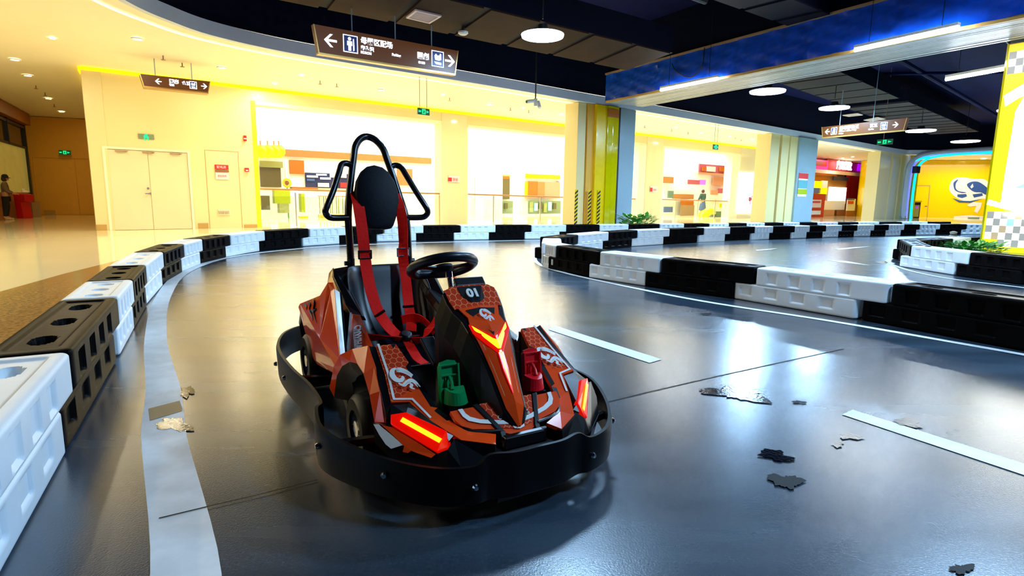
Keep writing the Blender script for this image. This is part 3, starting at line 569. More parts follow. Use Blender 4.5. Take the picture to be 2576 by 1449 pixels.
def exitsign(c_, wd, hd, ang, label, zc, rods=(-.3,.3)):
    t = thing('exit_sign', c_, label, 'exit sign', 'hanging green exit signs'); u = Vector((math.cos(ang),math.sin(ang),0)); n_ = Vector((u.y,-u.x,0))
    MB().box(c_, (wd,.04,hd), ang).build('plate', M_['greendk'], t)
    q = MB(); q.box(c_+n_*.024, (hd*.62,.006,hd*.75), ang); q.build('pictogram_panel', M_['green'], t)
    q = MB(); q.prism([c_+n_*.024+u*(d*a_)*wd+Vector((0,0,b_*hd)) for d in (1,) for a_,b_ in ((.22,-.2),(.22,.2),(.44,0))], n_*.004); q.prism([c_+n_*.024-u*a_*wd+Vector((0,0,b_*hd)) for a_,b_ in ((.44,-.14),(.44,.14),(.24,.12),(.24,-.12))], n_*.004); q.build('arrow', M_['green'], t)
    q = MB(); e_ = n_*.03; q.lathe(c_+e_+Vector((0,0,hd*.2)),[(0,0),(hd*.07,0),(hd*.07,.003),(0,.003)],10,n_); q.prism([c_+e_+u*a_*hd+Vector((0,0,b_*hd)) for a_,b_ in ((-.1,.12),(.1,.12),(.16,-.05),(.08,-.1),(.2,-.3),(.1,-.32),(0,-.12),(-.14,-.32),(-.22,-.28),(-.08,-.02))], n_*.003); q.build('running_figure', M_['greendk'], t)
    for r_ in rods: MB().tube([c_+u*r_*wd+Vector((0,0,hd/2)), c_+u*r_*wd+Vector((0,0,zc-c_.z))], .008, 5).build('suspension_rod', M_['tan'], t)
exitsign(at(1065,281,3.22), .36, .17, .7, 'green exit sign hanging above the first big opening', 4.1)
exitsign(at(1800,370,3.18), .36, .20, .7, 'green exit sign hanging in front of the third opening', 4.1)
exitsign(at(2226,357,3.25), .52, .19, -.9, 'green exit sign hanging below the far brown direction sign', 5.9, (-.1,))
exs = onplane(174,385,(-20.75,24.41),(-17.6,25.75)); exitsign(exs+Vector((.05,-.3,0)), .42, .18, .4, 'small green exit sign over the ochre far doors', 4.1, ())
# security camera pair
cc = at(1347,258,3.62); t = thing('security_camera', cc, 'twin-head white security camera hanging on a black pole before the fascia', 'security camera')
MB().tube([cc+Vector((.0,0,.1)),Vector((cc.x,cc.y,5.9))], .018, 8).build('pole', M_['dark'], t)
MB().box(cc, (.10,.10,.2)).build('junction_box', M_['white'], t, bevel=.01)
MB().lathe(cc+Vector((-.06,-.03,.03)), [(0,0),(.05,0),(.05,.22),(0,.23)], 14, (-.8,-.5,-.15)).build('camera_head', M_['white'], t, smooth=True)
MB().lathe(cc+Vector((.07,-.03,.02)), [(0,0),(.05,0),(.05,.2),(0,.2)], 14, (.2,-.4,-.8)).build('camera_head', M_['white'], t, smooth=True)
MB().lathe(cc+Vector((-.06,-.03,.03))+Vector((-.8,-.5,-.15)).normalized()*.225, [(0,0),(.038,0),(.038,.01),(0,.01)], 14, (-.8,-.5,-.15)).build('lens', M_['dark'], t)
# air vents, smoke detector
def vent(pts, z, label):
    c_ = sum((Vector((p[0],p[1],z)) for p in pts), Vector())/4; t = thing('ceiling_vent', c_, label, 'air vent', 'ceiling vents')
    P = [Vector((p[0],p[1],z)) for p in pts]; I = [c_+(p-c_)*.84 for p in P]; f = MB()
    for i in range(4): f.prism([P[i],P[(i+1)%4],I[(i+1)%4],I[i]], (0,0,.03))
    f.build('frame', M_['pinkw'], t); MB().prism([p+Vector((0,0,.026)) for p in I], (0,0,.01)).build('backing', M_['dark'], t); s_ = MB()
    for k in range(11):
        a_ = k/11+.02; b_ = k/11+.055; s_.prism([I[0].lerp(I[1],a_)+Vector((0,0,.01)),I[0].lerp(I[1],b_)+Vector((0,0,.01)),I[3].lerp(I[2],b_)+Vector((0,0,.01)),I[3].lerp(I[2],a_)+Vector((0,0,.01))], (0,0,.01))
    s_.build('louvres', M_['pinkw'], t)
def vq(px): return [tuple(at(x,y,4.27))[:2] for x,y in px]
vent(vq([(1021,46),(1045,27),(1111,42),(1081,60)]), 4.27, 'square white ceiling vent to the right of the large hanging sign')
vent([tuple(at(x,y,4.6))[:2] for x,y in [(2119,291),(2158,286),(2171,290),(2135,294)]], 4.6, 'narrow white ceiling vent just above the far direction sign')
vent([tuple(at(x,y,4.6))[:2] for x,y in [(2172,303),(2208,296),(2228,300),(2190,306)]], 4.6, 'white ceiling vent partly behind the far direction sign')
c_ = at(1165,84,4.2); t = thing('smoke_detector', c_, 'white smoke detector beside the square vent under the brown duct', 'smoke detector')
MB().lathe(c_, [(0,-.03),(.07,-.025),(.10,0),(.10,.03),(.05,.05)], 20).build('housing', M_['white'], t, smooth=True); MB().tube([c_+Vector((0,0,.05)),c_+Vector((0,0,.12))],.03,8).build('stem', M_['dark'], t)
# ================================================================== RAILINGS
def railing(x0, x1, px_list, label, hx=(1.13,1.02)):
    A_ = Vector((*wx(x0),0))+Vector((WM,-1,0)).normalized()*-.12; B_ = Vector((*wx(x1),0))+Vector((WM,-1,0)).normalized()*-.12
    t = thing('railing', (A_+B_)/2, label, 'railing', 'glass railings in the openings'); u = (B_-A_).normalized()
    MB().tube([A_+Vector((0,0,hx[0])), B_+Vector((0,0,hx[1]))], .03, 10).build('handrail', M_['wood'], t, smooth=True)
    n_ = len(px_list)
    for k in px_list: p = A_.lerp(B_,k); MB().box(p+Vector((0,0,.54)), (.03,.05,1.06), WANG).build('post', M_['steel'], t)
    ks = [0]+px_list+[1]
    for k0, k1 in zip(ks,ks[1:]):
        if k1-k0 > .04: MB().wallbox(A_.lerp(B_,k0+.008), A_.lerp(B_,k1-.008), .08, .95, .012).build('glass_pane', M_['glass'], t)
railing(-7.66,-2.62,[.17,.99],'glass railing with wooden handrail across the first big opening',(1.17,1.12))
railing(-1.74,4.3,[.17,.49,.74,.97],'glass railing with wooden handrail across the second opening',(1.12,1.03))
railing(4.6,6.1,[.5],'short glass railing in the narrow opening right of the yellow column',(1.03,1.03))
railing(7.5,12.6,[.2,.5,.75,.98],'glass railing with wooden handrail across the third big opening',(1.03,.98))
# ================================================================== ATRIUM AND SHOPS
AD = 8.5                                   # the far gallery facade stands this far behind the wall
fo = AD*math.sqrt(1+WM*WM)
def fx(x): return (x, WM*x+WC+fo)
wf_ = MB(); wf_.wallbox(fx(-13.5), fx(24), 0, 8.6, .3); struct(wf_.build('wall_gallery', M_['white'], local=True))
struct(MB().wallbox((-11.4,15.6), (-13.6,23.4), 4.1, 8.6, -.2).build('wall_gallery_end', M_['creamlt'], local=True))
struct(MB().add([(-30,20,9.0),(60,20,9.0),(60,70,9.0),(-30,70,9.0)],[(0,1,2,3)]).build('ceiling', M_['white'], local=True))
def gal(x,y,off=0): return onwall(x,y,AD+off)
def panel(nm, x0,y0,x1,y1, m, label, cat, off=-.1, th=.08, group=None, wl=None, parent=None):
    wl = wl or gal; a = wl(x0,y0,off); b = wl(x1,y1,off); b.z = wl(x0,y1,off).z
    mb_ = MB().wallbox((a.x,a.y),(b.x,b.y),max(.01,min(a.z,b.z)),max(a.z,b.z),th)
    o = mb_.build(nm, M_[m], parent)
    return o if parent is not None else tag(o, label, cat, group)
# ---- opening 1
band = panel('gallery_band',645,371,1085,389,'wood','brown timber fascia band along the gallery seen through the first opening','fascia')
for i, px in enumerate((656,674,690,702)):
    c_ = gal(px,381,-.5); t = thing('lantern', c_, 'glowing yellow shop lantern on the timber band, '+['leftmost','second from left','third from left','rightmost'][i]+' of the four', 'lantern', 'yellow lanterns on the gallery')
    MB().ball(c_, .28, 14, sc=(1,.6,1)).build('globe', M_['lyellow'], t, smooth=True); MB().tube([c_+Vector((0,0,.27)),c_+Vector((0,0,.45))],.03,6).build('cap', M_['tan'], t)
panel('shop_window',654,418,708,470,'khaki','khaki shaded shop window at the left edge of the first opening','shop window')
panel('shop_blind',654,404,712,420,'limepale','pale yellow blind above the khaki shop window','blind',off=-.2)
panel('wall_panel',728,402,766,437,'shoporange','orange square panel left of the blue shop banner','panel')
panel('window_mullion',716,402,724,470,'white','white mullion between the khaki window and the orange panel','mullion',off=-.25)
bn_ = panel('shop_banner',768,434,880,472,'navy','dark blue and grey shopfront with pale angular graphics in the first opening','banner')
for x0,y0,x1,y1,m in ((772,441,800,446,'white'),(796,437,822,441,'lpale'),(806,446,832,451,'lpale'),(772,449,792,455,'shopblue'),(830,436,872,446,'bwhite'),(800,460,828,470,'white'),(856,459,877,472,'redsign')):
    panel('graphic',x0,y0,x1,y1,m,'','',off=-.16,th=.05,parent=bn_)
panel('wall_panel',1000,424,1038,466,'wood','pale orange panel right of the kart headrest in the first opening','panel')
def clutter(items, label_, cat, grp, off=-1.4):
    for i, (x0,y0,x1,y1,m,nm,lb) in enumerate(items): panel(nm,x0,y0,x1,y1,m,lb,cat if cat else nm,off=off,th=.35,group=grp)
clutter([(690,478,731,512,'lime','display_stand','lime green display stand behind the first railing, left of the railing post'),(703,512,728,536,'limepale','display_stand','pale lime display plinth under the lime green stand'),
 (757,487,768,534,'lime','display_stand','tall narrow lime green display board right of the railing post'),(657,492,680,528,'khaki','display_stand','khaki display unit at the foot of the yellow lit jamb'),
 (756,544,776,553,'yellow','display_stand','low yellow block on the gallery floor'),(806,540,872,560,'yellow','display_stand','long yellow counter behind the kart roll hoop'),(735,470,800,476,'shoporange','display_stand','orange shelf line behind the first handrail')],'', 'display', 'coloured displays behind the first railing')
rk = thing('clothes_rack', gal(838,520,-1.6), 'pale rack of hanging strips behind the kart roll hoop in the first opening','rack')
for k in range(14):
    panel('hanging_strip',803+k*5.3,494,806.5+k*5.3,538,['limepale','creamlt','greygr'][k%3],'','',off=-1.6,th=.05,parent=rk)
panel('rail',800,492,880,494,'tan','','',off=-1.6,th=.05,parent=rk)
pl = MB(); cpl = gal(722,460,-1.2)
for k in range(12): pl.ball(cpl+Vector((math.cos(k*.53)*.16,0,math.sin(k*.53)*.16)), .06, 8)
sf = thing('sunflower', cpl, 'yellow sunflower decoration above the handrail in the first opening', 'decoration')
pl.build('petals', M_['yellow'], sf, smooth=True); MB().ball(cpl, .10, 10, sc=(1,.5,1)).build('flower_centre', M_['shopbrown'], sf, smooth=True); MB().tube([cpl,cpl-Vector((0,0,1.7))],.03,6).build('stem', M_['leaf'], sf)
# ---- opening 2
shp = thing('shopfront', gal(1240,480), 'left shop with orange arch and cyan column seen through the second opening', 'shop')
for x0,y0,x1,y1,m,nm in ((1198,444,1282,500,'khaki','interior'),(1198,436,1284,444,'limepale','header'),(1199,445,1231,455,'shoporange','arch_sign'),(1208,470,1221,500,'cyan','display_column'),(1221,462,1232,498,'shopbrown','shelf'),(1262,455,1274,498,'khaki','shelf'),(1250,447,1262,454,'pink','pink_sign'),(1264,443,1281,450,'shoporange','orange_sign'),(1205,458,1222,466,'lpale','lamp_panel'),(1250,465,1260,473,'lpale','lamp_panel'),(1236,479,1250,498,'peach','stool')):
    panel(nm,x0,y0,x1,y1,m,'','',off=-.1-.05*len(nm)*.1,th=.06,parent=shp)
sh2 = thing('shopfront', gal(1365,480), 'right shop with yellow header and orange interior seen through the second opening', 'shop')
for x0,y0,x1,y1,m,nm in ((1323,437,1409,448,'yellow','header'),(1322,455,1408,498,'peach','interior'),(1322,458,1328,496,'yellow','door_post'),(1329,456,1352,494,'shoporange','interior_wall'),(1352,458,1370,496,'wood','interior_wall'),(1366,459,1382,475,'screen','screen'),(1385,458,1397,476,'bwhite','poster'),(1401,456,1406,484,'rose','curtain')):
    panel(nm,x0,y0,x1,y1,m,'','',off=-.1-.05*len(nm)*.1,th=.06,parent=sh2)
cpil = onwall(1241,450,4.5); tag(MB().wallbox((cpil.x-.45,cpil.y-.3),(cpil.x+.45,cpil.y+.4),0,5.6,.7).build('pillar', M_['bwhite']), 'pale round-looking pillar standing in the atrium behind the second opening', 'pillar')
for x0,x1,lb in ((1198,1290,'left greenish low shop window seen through the second railing'),(1330,1410,'right greenish low shop window seen through the second railing')):
    o = thing('display_window', gal((x0+x1)/2,520,-.6), lb, 'shop window', 'low display windows')
    panel('window_panel',x0,505,x1,538,'greygr','','',off=-.6,th=.08,parent=o)
    for k in range(6): xx = x0+4+k*(x1-x0-10)/6; panel('merchandise',xx,508+3*(k%2),xx+7,534-4*(k%3),['limepale','lcyan','khaki'][k%3],'','',off=-.75,th=.08,parent=o)
# ---- opening 3: sweet shop
def sw(x,y,off=0): return onwall(x,y,5.0+off)
s3 = thing('shopfront', sw(1760,470), 'pink and red fronted shop full of goods seen through the third opening', 'shop')
for x0,y0,x1,y1,m,nm,of in ((1655,428,1852,560,'white','rear_wall',0),(1760,412,1831,433,'rose','red_header',-.2),(1768,420,1776,430,'shoporange','header_picture',-.3),(1780,418,1800,431,'pinkw','header_lettering',-.3),(1812,420,1828,431,'shoporange','header_picture',-.3),(1758,433,1830,438,'peach','header_ledge',-.4),(1665,444,1694,460,'wood','shelf',-.2),(1720,450,1775,464,'bwhite','hanging_screen',-.5),(1732,452,1760,463,'rose','screen_picture',-.56),(1761,452,1775,464,'pink','pink_panel',-.56),(1795,444,1828,466,'peach','shelf',-.2),(1682,480,1694,498,'teal','goods',-.3),(1694,488,1745,500,'wood','counter_goods',-.3),(1715,502,1745,516,'shoporange','counter_top',-.4),(1714,516,1745,552,'tan','counter',-.4),(1672,520,1692,534,'shopblue','box',-.4),(1790,478,1806,490,'peach','goods',-.3),(1808,474,1824,486,'rose','goods',-.3),(1812,512,1824,522,'yellow','goods',-.5)):
    panel(nm,x0,y0,x1,y1,m,'','',off=of,th=.08,parent=s3,wl=sw)
def sw2(x,y,off=0): return onwall(x,y,2.2+off)
panel('storage_box',1803,532,1824,556,'teal','teal box behind the third railing, left of the orange board','box',wl=sw2,th=.5)
panel('board',1826,527,1836,557,'shoporange','orange board standing behind the third railing beside the teal box','board',wl=sw2,th=.2)
sd = MB(); pth = [sw2(x,y) for x,y in ((1763,556),(1768,545),(1776,536),(1786,532),(1797,536))]; sd.tube(pth, [.22,.3,.3,.22,.12], 10, smooth=3)
tag(sd.build('play_slide', M_['yellow'], smooth=True), 'curved yellow play shape behind the third railing', 'toy')
# digital poster on the stone pier
ad = thing('digital_poster', onwall(1885,485,-.06), 'tall glowing white digital poster with flower twig right of the third opening', 'poster')
panel('screen',1864,432,1905,537,'lightbox','','',off=-.12,th=.06,parent=ad,wl=onwall)
a_ = onwall(1900,493,-.14); bq = MB(); bq.tube([onwall(x,y,-.14) for x,y in ((1887,515),(1887,503),(1892,494),(1898,491))],.02,5); bq.build('twig', M_['purple'], ad)
b2 = MB(); b2.ball(onwall(1886,501,-.15),.13,8,sc=(1,.2,1)).ball(onwall(1895,493,-.15),.07,8,sc=(1,.2,1)); b2.build('blossom', M_['rose'], ad)
# ---- shops to the right of the wall
def rs(x,y,off=0): return onwall(x,y,1.2+off)
struct(MB().wallbox(Vector((*wx(14.9),0))+Vector((-.9,1.2,0)), Vector((*wx(26.5),0))+Vector((-.9,1.2,0)), 0, 4.1, .2).build('wall_shops', M_['peach'], local=True))
r1 = thing('shopfront', rs(2120,470), 'magenta and red corner shop with glowing sign right of the middle-distance column', 'shop')
for x0,y0,x1,y1,m,nm,of in ((2038,399,2082,424,'magenta','left_sign',-.3),(2040,403,2080,415,'shopred','sign_inset',-.35),(2082,400,2190,430,'shopred','sign_board',-.2),(2160,412,2182,430,'purple','purple_sign',-.42),(2038,424,2190,433,'pinkw','canopy',-.5),(2036,430,2082,453,'shoporange','orange_banner',-.1),(2082,430,2106,443,'shoporange','orange_banner',-.1),(2082,442,2132,556,'wood','kiosk_back',-.1),(2098,443,2134,453,'navy','dark_lintel',-.3),(2088,470,2126,512,'lightbox','lit_display',-.2),(2036,454,2067,472,'lyellow','yellow_lightbox',-.2),(2067,454,2081,472,'bwhite','grey_sign',-.2),(2034,472,2064,486,'shopblue','blue_sign',-.2),(2062,472,2080,488,'lyellow','yellow_lightbox',-.2),(2132,438,2180,504,'shopred','red_wall',-.1),(2128,504,2172,556,'shopbrown','dark_kiosk',-.1),(2074,505,2124,528,'white','goods',-.4),(2074,528,2097,557,'peach','counter',-.5),(2108,528,2126,557,'shopbrown','counter',-.5),(2176,440,2204,560,'pinkw','side_window',-.05),(2180,456,2204,460,'dark','shelf',-.2),(2178,480,2200,493,'shopbrown','shelf_goods',-.2),(2176,516,2200,556,'rose','goods',-.3),(2184,415,2204,440,'lpale','blue_sign',-.1)):
    panel(nm,x0,y0,x1,y1,m,'','',off=of,th=.08,parent=r1,wl=rs)
p_ = rs(2125,421,-.45); text_mesh('蜜雪茶饮', .62, rs(2124,418,-.42), (1,WM,0), (0,0,1), M_['lightbox'], r1, depth=.03, bold=.03)
st = thing('menu_stand', rs(2052,535,-1.6), 'dark red arched menu stand in front of the corner shop, beside the blue-grey column', 'menu stand')
for x0,y0,x1,y1,m,nm,of in ((2037,487,2070,555,'shopred','frame',-1.6),(2042,502,2065,522,'pinkw','menu_sheet',-1.66),(2042,506,2064,510,'redsign','menu_heading',-1.72),(2040,530,2064,540,'bwhite','menu_sheet',-1.66)):
    panel(nm,x0,y0,x1,y1,m,'','',off=of,th=.06,parent=st,wl=rs)
st = thing('menu_stand', rs(2141,520,-1.2), 'blue topped poster stand against the red shop wall', 'menu stand')
for x0,y0,x1,y1,m,nm,of in ((2133,500,2150,530,'bwhite','frame',-1.2),(2133,499,2150,503,'shopblue','heading',-1.26),(2136,506,2147,513,'redsign','picture',-1.26),(2130,530,2146,556,'shopbrown','base',-1.2)):
    panel(nm,x0,y0,x1,y1,m,'','',off=of,th=.06,parent=st,wl=rs)
panel('cutout_stand',2150,515,2162,557,'wood','tan cutout board at the foot of the red shop wall','board',off=-1.0,wl=rs)
panel('cutout_stand',2161,516,2170,552,'pinkw','pale cutout board right of the tan one, by the red shop wall','board',off=-1.1,wl=rs)
t = thing('shop_sign', rs(1921,420,-.2), 'thin sliver of pink, orange and blue shop signs between the digital poster and the column', 'sign')
for y0,y1,m in ((380,410,'pink'),(412,422,'white'),(422,432,'shoporange'),(434,450,'navy'),(450,458,'cyan'),(458,503,'shopblue'),(503,525,'bwhite'),(525,557,'rose')): panel('sign_piece',1913,y0,1930,y1,m,'','',off=-.3,th=.1,parent=t,wl=rs)
# ---- left dark shopfront with lit poster, red stand
GA, GB = (-15.6,16.3), (-20.05,23.9)
def lg(x,y): return onplane(x,y,GA,GB)
lf = thing('glass_shopfront', (-18,20.5,0), 'dark framed glass shopfront with a large yellowish lit poster, at the far left', 'shopfront')
MB().wallbox(GA,GB,2.75,4.1,.2).build('upper_glazing', M_['mirror'], lf)
MB().wallbox(GA,GB,0,.95,.2).build('lower_panel', M_['shopbrown'], lf)
MB().wallbox(GA,GB,.95,2.75,.15).build('lit_poster', M_['poster'], lf)
fr = MB()
for t_ in (0,.42,.66,.985): 
    a = Vector((*GA,0)).lerp(Vector((*GB,0)),t_); b = Vector((*GA,0)).lerp(Vector((*GB,0)),t_+.012); fr.wallbox(a,b,0 if t_>.9 else 2.7,4.1,-.08)
fr.wallbox(GA,GB,2.7,2.78,-.06).wallbox(GA,GB,3.5,3.6,-.06); fr.build('frame', M_['dark'], lf)
MB().wallbox(GA,GB,3.65,4.1,-.25).build('bulkhead', M_['shopbrown'], lf)
rp = at(52,550); t = thing('promotion_stand', rp, 'dark red counter stand beside the person in the black hat', 'counter')
b_ = MB(); b_.prism([rp+Vector((-.14,0,0)),rp+Vector((.12,0,0)),rp+Vector((.08,0,.60)),rp+Vector((.24,0,.62)),rp+Vector((.24,0,.88)),rp+Vector((-.18,0,.94))], (.05,.35,0)); b_.build('body', M_['shopred'], t, bevel=.02)
text_mesh('G', .16, rp+Vector((0.02,-.012,.75)), (1,0,0), (0,0,1), M_['redsign'], t)
MB().ball(rp+Vector((.12,.2,.97)), .10, 12, sc=(1,1,.6)).ball(rp+Vector((.05,.2,1.04)), .06, 10).build('goods', M_['white'], t, smooth=True)
bx = at(66,547); tag(MB().box(bx+Vector((.12,.2,.29)), (.42,.3,.58), -.3).build('carton', M_['tan'], bevel=.01), 'tan carton between the red counter stand and the dark shopfront frame', 'carton')
# ================================================================== YELLOW HALL, NEON ARCH
YA, YB = (26.0,43.4), (40.0,39.2)
yw = struct(MB().wallbox(YA, YB, 0, 4.1, .3).build('wall_yellow', M_['yellow'], local=True))
struct(MB().wallbox((25.9,37.4), YA, 0, 4.1, -.2).build('wall_yellow_side', M_['yellow'], local=True))
def yl(x,y,off=0): 
    p = onplane(x,y,YA,YB); return p
def ypoly(pts, m, d=.02, nm='mural_shape', par=None, sm=0):
    P = [yl(*p) for p in pts]
    if sm: P = catmull(P, sm, True)
    n_ = Vector((.29,-.957,0))*-1; n_ = Vector((-.287,-.958,0))
    return MB().prism([p+n_*d for p in P], n_*.01).build(nm, M_[m], par)
mu = thing('mural', yl(2440,490), 'white and blue swirling racer mural painted on the yellow wall', 'mural')
ypoly([(2388,478),(2396,452),(2420,446),(2448,450),(2478,452),(2490,470),(2490,500),(2470,500),(2440,508),(2410,500)], 'muralw', .01, par=mu, sm=4)
ypoly([(2432,464),(2445,457),(2462,458),(2480,470),(2488,480),(2485,492),(2468,484),(2452,483),(2440,476)], 'muralb', .03, par=mu, sm=4)
ypoly([(2398,462),(2403,455),(2410,452),(2404,462),(2404,474),(2412,481),(2430,484),(2418,485),(2402,478)], 'muralb', .03, par=mu, sm=4)
ypoly([(2408,489),(2430,488),(2432,494),(2420,498),(2408,495)], 'muralb', .03, par=mu)
ypoly([(2446,489),(2470,486),(2472,492),(2450,497)], 'muralb', .03, par=mu)
ypoly([(2395,498),(2415,505),(2440,506),(2470,500),(2440,510),(2412,509)], 'muralb', .03, par=mu)
ypoly([(2440,470),(2446,462),(2448,470),(2443,474)], 'muralw', .045, par=mu)
ypoly([(2432,516),(2448,508),(2470,510),(2466,524),(2458,536),(2450,532),(2456,518),(2440,520)], 'muralw', .02, par=mu)
ypoly([(2394,560),(2400,544),(2440,541),(2490,546),(2490,562)], 'muralw', .02, par=mu)
ypoly([(2434,547),(2464,547),(2460,553),(2436,552)], 'teal', .035, par=mu)
yd = thing('yellow_door', yl(2315,520), 'yellow flush door in the yellow wall beside the neon arch', 'door')
ypoly([(2285,467),(2338,467),(2329,560),(2278,560)], 'yellow', .02, 'door_leaf', yd)
ypoly([(2285,466),(2340,466),(2340,468),(2285,468)], 'skirt', .04, 'door_frame', yd); ypoly([(2338,468),(2340,468),(2331,560),(2329,560)], 'skirt', .04, 'door_frame', yd)
ypoly([(2325,518),(2331,518),(2331,520),(2325,520)], 'steel', .08, 'door_handle', yd)
bb = onplane(2295,561,(25.8,40.2),(29,39.4)); tb = thing('trash_bin', Vector((bb.x,bb.y,0)), 'olive and grey litter bin with a small poster at the foot of the neon arch', 'litter bin')
MB().box((bb.x,bb.y,.55), (.55,.45,1.1)).build('body', M_['dark'], tb, bevel=.02); MB().box((bb.x,bb.y,1.14), (.62,.5,.1)).build('lid', M_['yellow'], tb); MB().box((bb.x-.02,bb.y-.24,.5), (.42,.02,.8)).build('front_poster', M_['limepale'], tb); MB().ball((bb.x,bb.y-.26,.75),.09,8,sc=(1,.2,.6)).build('logo', M_['purple'], tb)
FA, FB = (25.7,37.05), (34,35.4)
arch = [onplane(x,y,FA,FB) for x,y in ((2283,566),(2284,545),(2289,490),(2297,435),(2306,415),(2322,402),(2350,394),(2400,389),(2450,386),(2520,382))]
arch[0].z = 0
ar = thing('neon_arch', arch[0], 'blue neon-lit arch frame around the opening to the yellow hall', 'neon arch')
MB().tube([p+Vector((.1,-.12,0)) for p in arch], .065, 8, smooth=3).build('blue_tube', M_['blueled'], ar, smooth=True)
MB().tube([p+Vector((-.12,-.05,.08)) for p in arch], .05, 8, smooth=3).build('violet_tube', M_['violetled'], ar, smooth=True)
MB().tube([p+Vector((-.32,0,.18)) for p in arch], .16, 8, smooth=3).build('frame', M_['fascia'], ar, smooth=True)
MB().tube([onplane(x,y,FA,FB)+Vector((0,-.15,0)) for x,y in ((2290,408),(2310,400),(2335,396))], .06, 8, smooth=3).build('blue_tube', M_['blueled'], ar, smooth=True)
sp = onplane(2305,427,(25.9,36.6),(34,35)); t = thing('loudspeaker', sp, 'small black loudspeaker fixed inside the top corner of the neon arch', 'loudspeaker')
MB().box(sp, (.34,.3,.44), .3).build('cabinet', M_['navy'], t, bevel=.03); MB().box(sp+Vector((.0,-.16,0)), (.26,.02,.36), .3).build('grille', M_['dark'], t)
for i,(px,py) in enumerate(((2411,406),(2417,407),(2474,400))):
    c_ = at(px,py,4.08); t = thing('downlight', c_, 'recessed downlight over the yellow hall, '+['leftmost','middle','rightmost'][i]+' of three', 'downlight', 'yellow hall downlights')
    MB().lathe(c_, [(0,0),(.14,0),(.14,.02),(0,.02)], 16).build('lens', M_['warmled'], t)
# ================================================================== GLOWING YELLOW PANEL (pylon) AT RIGHT
PA = Vector((9.08,11.07,0)); PB = PA+Vector((.537,-.843,0))*3.0; pu = (PB-PA).normalized(); pn = Vector((pu.y,-pu.x,0))   # faces the track
py_ = thing('lightbox_pylon', PA+pu*.8, 'tall glowing yellow lightbox pylon with white poster and chequered base at right', 'lightbox')
ZB, ZT = .12, 3.92
MB().wallbox(PA, PB, ZB-.12, ZT, .55).build('cabinet', M_['yellow'], py_)
def pp(u_, z, d=.012): return PA+pu*u_+pn*d+Vector((0,0,z))
def ppoly(pts, m, nm, d=.012): return MB().prism([pp(u_,z,d) for u_,z in pts], pn*.006).build(nm, M_[m], py_)
ppoly([(.03,ZB),(2.98,ZB),(2.98,ZT-.02),(.03,ZT-.02)], 'lyellow', 'glowing_border')
ppoly([(.24,1.02),(.9,.86),(2.6,.8),(2.6,3.1),(.42,3.1),(.26,2.7),(.24,1.5)], 'lightbox', 'white_poster', .022)
ppoly([(.0,ZB-.12),(.03,ZB-.12),(.03,ZT),(.0,ZT)], 'ygreen', 'side_rim', .02)
chk = MB(); cw, chh = .105, .135
for r_ in range(5):
    for c_i in range(16):
        u0 = .06+c_i*cw+(0 if True else 0); z0 = .36+(-.0)+r_*.0
        zz = .30+(4-r_)*0+r_*.0
        zz = .22+r_*.13
        if r_ == 0 and c_i < 2: continue
        k = (r_+c_i)%2; m = M_['white'] if k else (M_['ltan'] if (c_i+2*r_)%3==0 else M_['lgrey'])
        m = M_['lightbox'] if k else (M_['lcyan'] if (r_,c_i)==(3,3) else m)
        chk.prism([pp(u0,zz,.02),pp(u0+cw,zz,.02),pp(u0+cw,zz+.13,.02),pp(u0,zz+.13,.02)], pn*.005, m)
chk.build('chequered_base', None, py_)
ck = MB()
for r_ in range(3):
    for c_i in range(12):
        k = (r_+c_i)%2; u0 = .05+c_i*.11
        ck.prism([pp(u0,3.38+r_*.13,.02),pp(u0+.11,3.38+r_*.13,.02),pp(u0+.11,3.51+r_*.13,.02),pp(u0,3.51+r_*.13,.02)], pn*.005, M_['lightbox'] if k else M_['lgrey'])
ck.build('chequered_top', None, py_)
ppoly([(.05,3.0),(.3,3.16),(.8,3.3),(.8,3.1),(.3,2.94),(.1,2.8)], 'lpale', 'pale_wave', .026); ppoly([(.03,1.0),(.6,.84),(1.6,.74),(1.6,.82),(.5,.95),(.05,1.1)], 'lightbox', 'pale_wave', .028)
ppoly([(.42,1.32),(.6,1.42),(1.2,1.5),(1.2,1.42),(.62,1.36),(.5,1.3)], 'lteal', 'teal_swoosh', .03); ppoly([(.5,.98),(.9,.93),(1.3,.95),(1.3,.9),(.9,.89)], 'lteal', 'teal_swoosh', .03)
area('lightbox_glow', PA+pu*1.4+pn*.08+Vector((0,0,2.0)), 2.2, 110, (1,.97,.86), parent=py_, sy=2.4, rot=(PI/2,0,math.atan2(pn.y,pn.x)+PI/2))
tag(MB().prism([at(2446,648,.0)+Vector((0,0,0)),at(2620,660,.0),at(2620,640,.0),at(2446,632,.0)],(0,0,.08)).build('planter_tray', M_['lcyan']), 'pale cyan tray on the ground in front of the glowing pylon', 'tray')
def leaves(c_, n, rad, hgt, label, size=.05, grp=None):
    L_ = MB()
    for i in range(n):
        a_ = random.random()*2*PI; r_ = rad*math.sqrt(random.random()); b_ = Vector((c_[0]+r_*math.cos(a_)*1.6, c_[1]+r_*math.sin(a_), c_[2]+hgt*random.random()))
        d = Vector((math.cos(a_+random.random()),math.sin(a_),random.random()*.8-.1)).normalized(); s_ = d.cross(Vector((0,0,1))).normalized()*size*.5; t_ = size*(1+random.random())
        L_.add([b_, b_+d*t_*.5+s_+Vector((0,0,.01)), b_+d*t_, b_+d*t_*.5-s_+Vector((0,0,.01))], [(0,1,2),(0,2,3)])
        if i%4==0: L_.tube([Vector((b_.x,b_.y,c_[2]-.02)), b_], .003, 4)
    return tag(L_.build('leafy_plant', M_['leaf']), label, 'plant', grp)
leaves(at(2470,645,.10)+Vector((-.2,-.1,.0)), 260, .26, .22, 'bright green leafy plant at the foot of the glowing pylon', .09)
